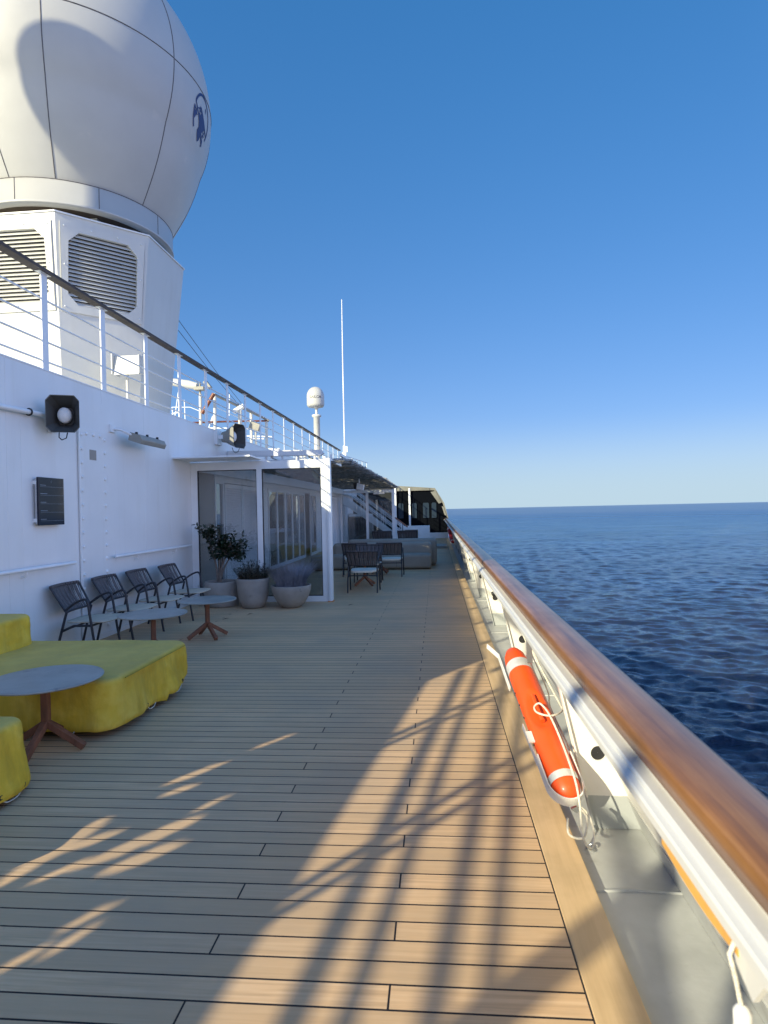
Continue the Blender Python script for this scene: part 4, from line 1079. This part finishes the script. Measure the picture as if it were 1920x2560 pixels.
def at(px, py, Y):  # photo pixel on the vertical plane at distance Y -> world (used for the far upper deck gear)
    d = ray(px, py); return Vector((0,0,H)) + d*(Y/d.y)
dv = thing('boom_crane', 'white boom crane with a cylindrical arm on the upper deck', 'crane', tuple(at(503,1075,17)))
b = MB(); b.tube([at(430,955,17),at(470,961,17),at(493,966,17)], [.11,.12,.10], 16); build('boom', b, M['cream'], dv, True)
b = MB(); b.tube([at(502,1090,17),at(501,985,17)], .045, 12); build('pole', b, M['cream'], dv, True)
b = MB(); b.tube([at(500,985,17),at(500,955,17)], .03, 8); b.obox(at(500,972,17),(1,0,0),(0,1,0),(0,0,1),.14,.12,.045); b.obox(at(519,962,17),(.8,0,.6),(0,1,0),(-.6,0,.8),.05,.08,.12); build('head', b, M['horn'], dv, True)
ws = thing('wooden_spar', 'short reddish brown wooden spar leaning on the crane pole', 'spar', tuple(at(520,1010,16.8)))
b = MB(); b.tube([at(505,1034,16.8),at(535,984,16.8)], .055, 12); build('spar', b, M['brownwood'], ws, True)
ir = thing('inner_railing', 'inner white railing with brown handrail behind the crane', 'railing', tuple(at(600,1080,19)))
b = MB(); b.tube([at(535,986,18),at(600,1017,19),at(660,1045,20),at(672,1052,20)], .045, 8); build('handrail', b, M['horn'], ir, True)
for px, y0, y1, Y in ((537,990,1075,18),(601,1020,1100,19),(628,1032,1110,19.5),(666,1052,1125,20)):
    b = MB(); b.tube([at(px,y0,Y),at(px+1,y1+20,Y)], .05, 8); build('post', b, M['cream'], ir, True)
b = MB(); b.tube([at(480,1057,19),at(560,1054,19.5),at(672,1052,20)], .03, 8); build('lower_handrail', b, M['brownwood'], ir, True)
for dy in (28, 45): 
    b = MB(); b.tube([at(540,990+dy,18),at(600,1018+dy,19),at(668,1050+dy*.8,20)], .012, 6); build('bar', b, M['whiteclean'], ir, True)
b = MB(); b.tube([at(430,1018,19),at(475,1018,19),at(520,1036,19)], .012, 6); build('bar', b, M['whiteclean'], ir, True)
for nm, px, py, lb in (('flood_light',597,1022,'white flood light on a post above the second horn speaker'),('flood_light',638,1066,'grey flood light between posts of the upper railing')):
    t = thing(nm, lb, 'flood light', tuple(at(px,py,18.5)))
    c = at(px,py,18.5); b = MB(); 
    if px < 620: b.obox(c,(.86,0,.5),(0,1,0),(-.5,0,.86),.2,.1,.05)
    else: b.obox(c,(.93,0,-.36),(0,1,0),(.36,0,.93),.16,.1,.11)
    build('housing', b, M['whiteclean'] if px < 620 else M['horn'], t, True, .01)
    b = MB(); b.tube([c, c+Vector((0,.1,-1.1))], .04, 8); build('post', b, M['cream'], t, True)
ld = thing('signal_mast', 'thin white latticed mast parts seen through the upper railing', 'mast', tuple(at(450,1050,24)))
b = MB()
for p, q in (((437,1045),(446,980)),((433,1045),(430,1018)),((528,1060),(540,1020)),((463,1050),(461,1000)),((573,1040),(574,985)),((520,1075),(532,1040)),((590,1100),(592,1060)),((640,1110),(642,1070))):
    b.tube([at(*p,24),at(*q,24)], .02, 6)
for p, q in (((520,1070),(640,1072)),((560,1088),(680,1092)),((620,1096),(660,1097)),((430,1035),(450,1030))):
    b.tube([at(*p,24),at(*q,24)], .03, 6)
build('struts', b, M['whiteclean'], ld, True)
cabn = thing('upper_cabin', 'low white structure with dark openings on the far upper deck', 'cabin', tuple(at(670,1120,22)))
b = MB(); c0 = at(630,1125,24); c1 = at(705,1140,24); b.box(c0.x, c1.x, 23.8, 24.6, 3.2, c0.z-.1); b.box(c1.x-.9, c1.x, 23.6, 23.8, 3.2, c0.z+.0); build('body', b, M['white'], cabn, True)
b = MB(); b.box(c1.x-.7, c1.x-.55, 23.55, 23.6, 3.4, c0.z); build('opening', b, M['dark'], cabn, True)
for (a_, b_, lb) in ((at(446,800,13),at(605,1010,19),'upper thin black stay wire from the tower to the inner railing'),(at(446,826,13),at(597,1012,19),'lower thin black stay wire from the tower to the inner railing')):
    b = MB(); b.tube([a_,(a_+b_)/2-Vector((0,0,.05)),b_], .007, 5); tag(build('stay_wire', b, M['black']), lb, 'wire', 'stay wires beside the tower')
vb = thing('vent_box', 'small tilted white vent box on the upper deck by the dome pole', 'vent', (-4.75,22.0,3.2))
b = MB(); b.prism([(21.8,3.2),(22.3,3.2),(22.25,3.62),(22.0,3.72),(21.8,3.45)], 'x', -5.05, -4.7); build('hood', b, M['cream'], vb, True, .01)

# ------------------------------------------------------------------ armchairs
def chair(label, loc, rz, group, cushion=False):
    t = thing('armchair', label, 'armchair', loc, rz, group)
    W = .29
    def leg(p, s_):
        b = MB(); b.tube(p, .0142, 10); b.ball(p[-1] if p[-1][2] < .1 else p[0], .017, 8, 6); return build('leg', b, M['tube'], t)
    for sg in (-1, 1):
        y = sg*W
        # rear leg: foot -> lower back corner
        leg([(-.21,y*1.0,.0),(-.15,y*1.0,.25),(-.075,y*.97,.53)], sg)
        leg([(.27,y*1.03,.0),(.225,y*1.03,.28),(.18,y*1.02,.60)], sg)
        b = MB(); arm = smooth([(.18,y*1.02,.60),(.165,y*1.02,.655),(.125,y*1.01,.672),(.03,y*1.0,.635),(-.075,y*.97,.56),(-.085,y*.97,.545)], 5)
        b.tube(arm, .0142, 10); build('armrest', b, M['tube'], t)
    # back: top rail curved, wider than the bottom rail
    top = [(-.235-.055*(1-(u*u)), W*1.06*u, .805-.0*abs(u)) for u in np.linspace(-1, 1, 17)]
    bot = [(-.080-.035*(1-(u*u)), W*.96*u, .525) for u in np.linspace(-1, 1, 17)]
    b = MB(); b.tube(top, .015, 8); b.tube(bot, .0125, 8); b.tube([bot[0], top[0]], .0125, 8); b.tube([bot[-1], top[-1]], .0125, 8)
    build('back_frame', b, M['tube'], t)
    b = MB(); n = 13
    for k in range(n):
        u = -1+2*(k+.5)/n; v2 = u*.95
        p = Vector((-.235-.055*(1-u*u), W*1.04*u, .812)); q = Vector((-.080-.035*(1-v2*v2), W*.94*v2, .515))
        wd0, wd1 = .0235, .019; m_ = 6
        V = []
        for i in range(m_+1):
            s_ = i/m_; c = p.lerp(q, s_); c.x -= .012*math.sin(PI*s_); tw_ = .5*math.sin(PI*s_)*(1 if k % 2 else -1)
            dy = Vector((math.sin(tw_), math.cos(tw_), 0))*(wd0+(wd1-wd0)*s_)
            nn = Vector((math.cos(tw_), -math.sin(tw_), 0))*.0025
            V += [c-dy-nn, c+dy-nn, c+dy+nn, c-dy+nn]
        F = []
        for i in range(m_):
            for e in range(4): F.append((i*4+e, i*4+(e+1) % 4, (i+1)*4+(e+1) % 4, (i+1)*4+e))
        b.add(V, F, True)
        b.obox(p+Vector((0,0,.004)), (0,1,0), (1,0,0), (0,0,1), .019, .017, .012)
    build('backrest', b, M['strap'], t)
    # seat
    b = MB(); ol = []
    for k in range(40):
        a = 2*PI*k/40; c_, s_ = math.cos(a), math.sin(a); e_ = .42
        x = .12+.27*math.copysign(abs(c_)**e_, c_); y = .265*math.copysign(abs(s_)**e_, s_)
        y *= 1.0+.10*(x-.12)/.27
        ol.append((x, y))
    th_ = .045 if cushion else .022; zt_ = .435 if cushion else .425
    def ring(k, z): return [(.12+(x-.12)*k, y*k, z-.05*max(0,(.12-x))*.5) for x, y in ol]
    rs = [ring(.02,zt_), ring(.6,zt_), ring(.93,zt_-.001), ring(.985,zt_-.006), ring(1,zt_-.012), ring(1,zt_-th_+.006), ring(.985,zt_-th_), ring(.02,zt_-th_)]
    V = [p for r_ in rs for p in r_]; F = [(i*40+k, i*40+(k+1) % 40, (i+1)*40+(k+1) % 40, (i+1)*40+k) for i in range(len(rs)-1) for k in range(40)]
    b.add(V, F, True); build('seat', b, M['cushion'] if cushion else M['seatwood'], t)
    b = MB(); z = .375
    for sg in (-1,1): b.tube([(-.135,sg*.275,z-.06),(.0,sg*.27,z),(.215,sg*.285,z)], .014, 8)
    b.tube([(-.12,-.28,z-.05),(-.12,.28,z-.05)], .011, 8); b.tube([(.21,-.29,z),(.21,.29,z)], .013, 8)
    build('seat_frame', b, M['tube'], t)
    return t
def label_dup(src, loc, rz, lb):
    return dup(src, loc, rz, lb)
gA = 'armchairs lined up along the white wall'
c0 = chair('armchair with woven grey back nearest the yellow cover, foremost of the wall row', (-4.11, 6.83, 0), R(4), gA)
label_dup(c0, (-4.08, 7.62, 0), R(3), 'second armchair from the yellow cover in the row along the wall')
label_dup(c0, (-4.05, 8.41, 0), R(2), 'third armchair from the yellow cover, behind the far round table')
label_dup(c0, (-3.96, 9.21, 0), R(2), 'armchair nearest the planted pots, last of the row along the wall')
gB = 'armchairs with pale cushions before the grey sofas'
c1 = chair('armchair with pale cushion nearest the camera beside the glass screen corner post', (-1.465, 12.02, 0), R(90), gB, True)
label_dup(c1, (-1.14, 14.82, 0), R(88), 'armchair with pale cushion on the sea side of the round table')
label_dup(c1, (-2.02, 14.95, 0), R(95), 'armchair partly hidden on the deckhouse side of the round table')
label_dup(c1, (-1.55, 13.75, 0), R(270), 'armchair facing the camera directly behind the nearest cushioned armchair')
gC = 'armchairs beyond the grey sofas'
label_dup(c1, (-1.77, 19.9, 0), R(90), 'left armchair back showing above the far grey sofa')['group'] = gC
label_dup(c1, (-.95, 19.9, 0), R(90), 'right armchair back showing above the far grey sofa, by the white counter')['group'] = gC
for o in bpy.data.objects:
    if o.get('group') == gC: o.scale = (1.02,1.02,1.13)

# ------------------------------------------------------------------ tables
def table(label, loc, rz, r_=.37):
    t = thing('round_table', label, 'table', loc, rz, 'low round tables with crossed wooden legs')
    b = MB(); b.lathe([(.001,.484),(r_-.012,.484),(r_,.490),(r_+.001,.496),(r_-.003,.501),(r_-.02,.502),(.001,.502)], 64); build('tabletop', b, M['ttop'], t)
    b = MB(); b.box(-.024,.024,-.024,.024,.17,.484); build('column', b, M['teak'], t, bevel=.004)
    for k in range(4):
        a = R(90*k); d = Vector((math.cos(a), math.sin(a), 0)); b = MB()
        b.bar(Vector((0,0,.19))+d*.01, d*.262+Vector((0,0,.028)), .042, .046); build('leg', b, M['teak'], t, bevel=.005)
    b = MB(); b.lathe([(.001,.470),(.12,.470),(.12,.484)], 24); build('mount', b, M['tube'], t)
    return t
t0 = table('round grey table closest to the camera in front of the yellow covered lounge', (-2.70, 3.98, 0), R(3))
dup(t0, (-3.19, 6.61, 0), R(40), 'middle round grey table beside the first two wall chairs')
dup(t0, (-2.97, 7.66, 0), R(44), 'round grey table on its own in front of the planted pots')
dup(t0, (-1.55, 12.95, 0), R(44), 'round table hidden behind the nearest cushioned armchair')
dup(t0, (-1.45, 15.45, 0), R(44), 'round table hidden between the cushioned armchairs and grey sofa')

# ------------------------------------------------------------------ yellow covered lounges
def drape(x0, x1, y0, y1, zt_, hem, seed=0, flare=.03, corner=.22, wr=.02, crown=.0):
    cx, cy, hx, hy = (x0+x1)/2, (y0+y1)/2, (x1-x0)/2, (y1-y0)/2
    N = 260; per = []
    rr = min(corner, hx*.9, hy*.9)
    segs = []
    for k in range(N):
        a = 2*PI*k/N
        # rounded rectangle by arclength
        Lx, Ly = 2*(hx-rr), 2*(hy-rr); arc_ = PI/2*rr; tot = 2*Lx+2*Ly+4*arc_; s_ = tot*k/N
        parts = [(Ly,0),(arc_,1),(Lx,2),(arc_,3),(Ly,4),(arc_,5),(Lx,6),(arc_,7)]
        for l_, id_ in parts:
            if s_ <= l_: break
            s_ -= l_
        if id_ == 0: p = (hx, -hy+rr+s_, 1, 0)
        elif id_ == 1: q = s_/rr; p = (hx-rr+rr*math.cos(q), hy-rr+rr*math.sin(q), math.cos(q), math.sin(q))
        elif id_ == 2: p = (hx-rr-s_, hy, 0, 1)
        elif id_ == 3: q = PI/2+s_/rr; p = (-hx+rr+rr*math.cos(q), hy-rr+rr*math.sin(q), math.cos(q), math.sin(q))
        elif id_ == 4: p = (-hx, hy-rr-s_, -1, 0)
        elif id_ == 5: q = PI+s_/rr; p = (-hx+rr+rr*math.cos(q), -hy+rr+rr*math.sin(q), math.cos(q), math.sin(q))
        elif id_ == 6: p = (-hx+rr+s_, -hy, 0, -1)
        else: q = 1.5*PI+s_/rr; p = (hx-rr+rr*math.cos(q), -hy+rr+rr*math.sin(q), math.cos(q), math.sin(q))
        per.append(p)
    V = []; rings = 0
    e = .045
    for kf in [.01]+list(np.linspace(.08, 1, 26)):
        for (px, py, nx, ny) in per:
            x = cx+(px-nx*e)*kf; y = cy+(py-ny*e)*kf
            z = zt_ + crown*(1-kf*kf) + .012*(noise.noise(Vector((x*2.1+seed, y*2.1, 0)))) + .006*noise.noise(Vector((x*7, y*7, seed)))*kf
            V.append((x, y, z))
        rings += 1
    for q in np.linspace(.25, 1, 4):
        for (px, py, nx, ny) in per:
            a = q*PI/2; V.append((cx+px-nx*e+nx*e*math.sin(a), cy+py-ny*e+ny*e*math.sin(a), zt_-e+e*math.cos(a)))
        rings += 1
    M_ = 22
    for j in range(1, M_+1):
        q = j/M_
        for k, (px, py, nx, ny) in enumerate(per):
            zz = (zt_-e)+(hem(cx+px, cy+py, k)-(zt_-e))*q
            f = flare*q + wr*q**.8*(noise.noise(Vector((px*3.3+seed*3, py*3.3, q*.6)))*1.5+ .6*noise.noise(Vector((px*9, py*9+seed, q*1.5)))) + .006*noise.noise(Vector((px*16, py*16, q*5)))
            if q > .93: f -= .012*(q-.93)/.07
            V.append((cx+px+nx*f, cy+py+ny*f, zz))
        rings += 1
    b = MB(); F = [(i*N+k, i*N+(k+1) % N, (i+1)*N+(k+1) % N, (i+1)*N+k) for i in range(rings-1) for k in range(N)]
    b.add(V, F, True); b.add(V[:N], [tuple(range(N))], True)
    return b, V[-N:], per
def hem1(x, y, k): return .055+.03*math.sin(x*4.1+1.0)*math.sin(y*5.2)+ (.05 if (y > 5.0 and x > -2.6) else 0)+.03*noise.noise(Vector((x*4,y*4,3)))
cl = thing('covered_lounge', 'large low lounge under a stained yellow canvas cover with a raised back', 'covered lounge', (-3.2, 4.8, 0))
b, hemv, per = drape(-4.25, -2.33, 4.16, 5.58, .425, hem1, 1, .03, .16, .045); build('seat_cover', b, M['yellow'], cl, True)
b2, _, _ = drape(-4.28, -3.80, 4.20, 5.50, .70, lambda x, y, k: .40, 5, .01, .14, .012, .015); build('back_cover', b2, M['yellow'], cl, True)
b = MB()
def seam_on(path): b.tube(path, .0045, 5)
seam_on([(-2.318, y_, .405) for y_ in np.linspace(4.34, 5.42, 20)])
seam_on([(x_, 4.148, .405) for x_ in np.linspace(-4.1, -2.52, 26)])
for k_ in (-3.55,): seam_on([(k_, 4.10+.035*(1-q), .40-.30*(1-q)) for q in np.linspace(1, 0, 8)])
build('seam', b, M['seamyellow'], cl, True)
# dark frame under the cover
b = MB(); b.box(-4.15,-2.45,4.28,5.45,.03,.16); build('base', b, M['black'], cl, True)
def eyelets(parent, hemv, idx):
    for a_, b_ in idx:
        p = Vector(hemv[a_]); q = Vector(hemv[b_])
        for r_ in (p, q):
            c = r_+Vector((0,0,.03)); b = MB(); out = Vector((1,0,0)) if abs(r_.x-(-2.3)) < .12 else Vector((0,-1,0))
            s_ = out.cross(Vector((0,0,1))); b.tube([c+out*.004+(s_*math.cos(t_)+Vector((0,0,1))*math.sin(t_))*.011 for t_ in np.linspace(0, 2*PI, 13)[:-1]], .004, 6, closed=True)
            build('eyelet', b, M['black'], parent, True)
        b = MB(); m_ = (p+q)/2; b.tube(smooth([p+Vector((0,0,.03)), p.lerp(q,.2)-Vector((0,0,.012)), m_-Vector((0,0,.02)), p.lerp(q,.8)-Vector((0,0,.01)), q+Vector((0,0,.03))], 4), .004, 6); build('tie_cord', b, M['rope'], parent, True)
idx = [k for k in range(260)]
def find(x, y): return min(range(260), key=lambda k: (hemv[k][0]-x)**2+(hemv[k][1]-y)**2)
eyelets(cl, hemv, [(find(-2.3,5.30), find(-2.3,5.12)), (find(-2.3,4.86), find(-2.3,4.66)), (find(-2.62,4.1), find(-2.72,4.1))])
cl2 = thing('covered_lounge', 'yellow covered lounge at the left picture edge nearest the camera', 'covered lounge', (-3.4, 2.7, 0))
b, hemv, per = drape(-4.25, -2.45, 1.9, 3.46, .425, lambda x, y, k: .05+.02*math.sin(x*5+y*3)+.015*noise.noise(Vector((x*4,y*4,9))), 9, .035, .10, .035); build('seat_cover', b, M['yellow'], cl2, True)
eyelets(cl2, hemv, [(find(-2.45,3.32), find(-2.45,3.15))])
b = MB(); b.box(-4.15,-2.58,2.0,3.35,.02,.12); build('base', b, M['black'], cl2, True)

# ------------------------------------------------------------------ grey sofas
def softbox(x0, x1, y0, y1, z0, z1, r_=.09):
    b = MB(); b.box(x0,x1,y0,y1,z0,z1); return b
def sofa(label, x0, x1, y0, y1, backy0, backy1, zs, zb):
    t = thing('grey_sofa', label, 'sofa', ((x0+x1)/2, (y0+y1)/2, 0), group='grey upholstered sofas across the deck')
    o = build('seat', softbox(x0,x1,y0,y1,.02,zs), M['sofa'], t, True, .085); o.modifiers['bevel'].segments = 6
    o = build('backrest', softbox(x0+.05,x1+.02,backy0,backy1,.03,zb), M['sofa'], t, True, .11); o.modifiers['bevel'].segments = 6
    for m_ in (o.data,): m_.polygons.foreach_set('use_smooth', [True]*len(m_.polygons))
    b = MB(); n = 3
    for k in range(1, n): 
        x = x0+(x1-x0)*k/n; b.box(x-.004,x+.004,min(y0,y1)-.003,min(y0,y1)+.01,.08,zs-.09)
    build('piping', b, M['strap'], t, True)
    return t
sofa('grey upholstered sofa nearer the camera with its seat facing the armchairs', -2.95, -.16, 16.3, 17.0, 16.85, 17.25, .41, .70)
sofa('grey upholstered sofa behind, back to back with the nearer one', -2.60, -.03, 17.65, 18.5, 17.30, 17.62, .42, .78)
of = thing('grey_ottoman', 'grey end piece at the left end of the nearer sofa by the deckhouse doors', 'ottoman', (-3.2, 16.6, 0))
o = build('body', softbox(-3.42,-2.99,16.25,16.9,.02,.42), M['sofa'], of, True, .08); o.modifiers['bevel'].segments = 5

# ------------------------------------------------------------------ planters
def leaf(b, p, d, n_, L, W_):
    d = Vector(d).normalized(); n_ = Vector(n_); s_ = d.cross(n_); 
    if s_.length < 1e-3: s_ = d.cross(Vector((1,0,0)))
    s_.normalize(); n_ = s_.cross(d)
    p = Vector(p)
    V = [p, p+d*L*.3+s_*W_*.42+n_*L*.03, p+d*L*.62+s_*W_*.40+n_*L*.02, p+d*L-n_*L*.10, p+d*L*.62-s_*W_*.40+n_*L*.02, p+d*L*.3-s_*W_*.42+n_*L*.03, p+d*L*.32-n_*L*.03, p+d*L*.64-n_*L*.05]
    b.add(V, [(0,1,6),(1,2,7,6),(2,3,7),(3,4,7),(4,5,6,7),(5,0,6)], True)
def pot(label, loc, prof, name='plant_pot'):
    t = thing(name, label, 'planter', loc)
    b = MB(); b.lathe(prof, 48, (0,0,0)); build('pot', b, M['concrete'], t)
    return t
pA = pot('wide cylindrical concrete pot holding a small dark leaved tree by the wall', (-3.75,10.36,0), [(.001,0),(.26,0),(.285,.02),(.30,.12),(.295,.30),(.285,.42),(.275,.432),(.25,.43),(.245,.40),(.245,.33)])
b = MB(); b.lathe([(.001,.39),(.25,.385)], 32); build('soil', b, M['soil'], pA)
tr = thing('ficus_tree', 'small bushy tree with dark glossy leaves growing in the wide pot', 'tree', (-3.80,10.36,.38))
rg = random.Random(4)
b = MB(); tips = []
for k in range(5):
    a = rg.uniform(0, 2*PI); q = [(.02*math.cos(a),.02*math.sin(a),0)]; r_ = rg.uniform(.10,.30); h_ = rg.uniform(.50,.98)
    q += [(r_*.3*math.cos(a)+.02*math.sin(k*2), r_*.3*math.sin(a), h_*.4), (r_*.7*math.cos(a), r_*.7*math.sin(a), h_*.8), (r_*math.cos(a), r_*math.sin(a), h_)]
    b.tube(smooth(q, 4), [.020-.012*i/12 for i in range(13)], 8)
    base = Vector(q[-1]); mid = Vector(q[-2])
    for j in range(13):
        aa = rg.uniform(0, 2*PI); el = rg.uniform(-.35, 1.3); L_ = rg.uniform(.15,.36)
        d = Vector((math.cos(aa)*math.cos(el), math.sin(aa)*math.cos(el), math.sin(el)))
        st = base.lerp(mid, rg.random()); en = st+d*L_; mdp = st+d*L_*.5+Vector((0,0,.03))
        b.tube([st, mdp, en], [.006,.004,.002], 6); tips.append((st, mdp, en))
build('trunk', b, M['bark'], tr)
b = MB()
for st, md, en in tips:
    for j in range(19):
        s_ = rg.uniform(.15,1.05); p = st.lerp(en, s_)+Vector((rg.gauss(0,.015),rg.gauss(0,.015),rg.gauss(0,.02)))
        d = Vector((rg.gauss(0,1),rg.gauss(0,1),rg.gauss(-.15,.6))) + (en-st).normalized()*.6
        leaf(b, p, d, (rg.gauss(0,.4),rg.gauss(0,.4),1), rg.uniform(.065,.105), rg.uniform(.036,.055))
build('crown', b, M['leafdk'], tr)
pB = pot('tall tapered concrete pot holding a low dark bush, in the middle', (-3.13,10.16,0), [(.001,0),(.15,0),(.19,.015),(.235,.12),(.262,.28),(.275,.45),(.276,.49),(.268,.50),(.25,.498),(.245,.45),(.24,.42)])
b = MB(); b.lathe([(.001,.47),(.25,.46)], 32); build('soil', b, M['soil'], pB)
bu = thing('low_bush', 'low dark green bush filling the tall tapered pot', 'bush', (-3.13,10.16,.46))
b = MB(); st_ = MB()
for j in range(170):
    a = rg.uniform(0, 2*PI); r_ = .23*math.sqrt(rg.random()); L_ = rg.uniform(.10,.36)*(1.15-.55*r_/.25)
    p0 = Vector((r_*math.cos(a), r_*math.sin(a), 0)); d = Vector((math.cos(a)*r_*2.2+rg.gauss(0,.2), math.sin(a)*r_*2.2+rg.gauss(0,.2), 1)).normalized(); p1 = p0+d*L_
    st_.tube([p0,p1], [.003,.0015], 4)
    for q in range(12):
        s_ = rg.uniform(.25,1.05); aa = rg.uniform(0,2*PI); leaf(b, p0.lerp(p1,s_), (math.cos(aa),math.sin(aa),rg.uniform(.1,.9)), (0,0,1), rg.uniform(.03,.055), rg.uniform(.014,.022))
build('stems', st_, M['bark'], bu); build('foliage', b, M['leafbush'], bu)
pC = pot('round concrete bowl pot holding blue ornamental grass', (-2.47,10.16,0), [(.001,0),(.12,0),(.16,.012),(.23,.08),(.29,.18),(.325,.29),(.335,.365),(.330,.375),(.312,.372),(.30,.33)])
b = MB(); b.lathe([(.001,.345),(.31,.335)], 32); build('soil', b, M['soil'], pC)
gr = thing('blue_grass', 'tuft of blue grey ornamental grass spilling from the round bowl', 'grass', (-2.47,10.16,.34))
b = MB()
for j in range(1500):
    a = rg.uniform(0, 2*PI); r_ = .24*math.sqrt(rg.random()); L_ = rg.uniform(.22,.50); lean = r_*1.5+rg.uniform(.0,.32)
    a2 = a+rg.gauss(0,.5); p = Vector((r_*math.cos(a), r_*math.sin(a), 0)); o_ = Vector((math.cos(a2), math.sin(a2), 0)); s_ = Vector((-math.sin(a2+.7), math.cos(a2+.7), 0))*rg.uniform(.0016,.003)
    pts = [p + o_*(lean*L_*1.2*q**1.8) + Vector((0,0,L_*(q-.22*lean*q*q))) for q in (0,.35,.7,1)]
    V = []
    for i_, c in enumerate(pts): k_ = (1,.9,.6,.08)[i_]; V += [c-s_*k_, c+s_*k_]
    b.add(V, [(0,1,3,2),(2,3,5,4),(4,5,7,6)], True)
build('blades', b, M['fescue'], gr)
# a few fallen leaves on the deck
for k, (x, y) in enumerate(((-1.52,10.2),(-3.0,9.35),(-3.25,8.95))):
    b = MB(); b.add([(x,y,.004),(x+.03,y+.05,.012),(x+.075,y+.16,.006),(x+.025,y+.09,.016)], [(0,1,3),(1,2,3)])
    tag(build('fallen_leaf', b, M['soil']), 'dark curled leaf lying on the deck planks', 'leaf', 'fallen leaves on the deck')
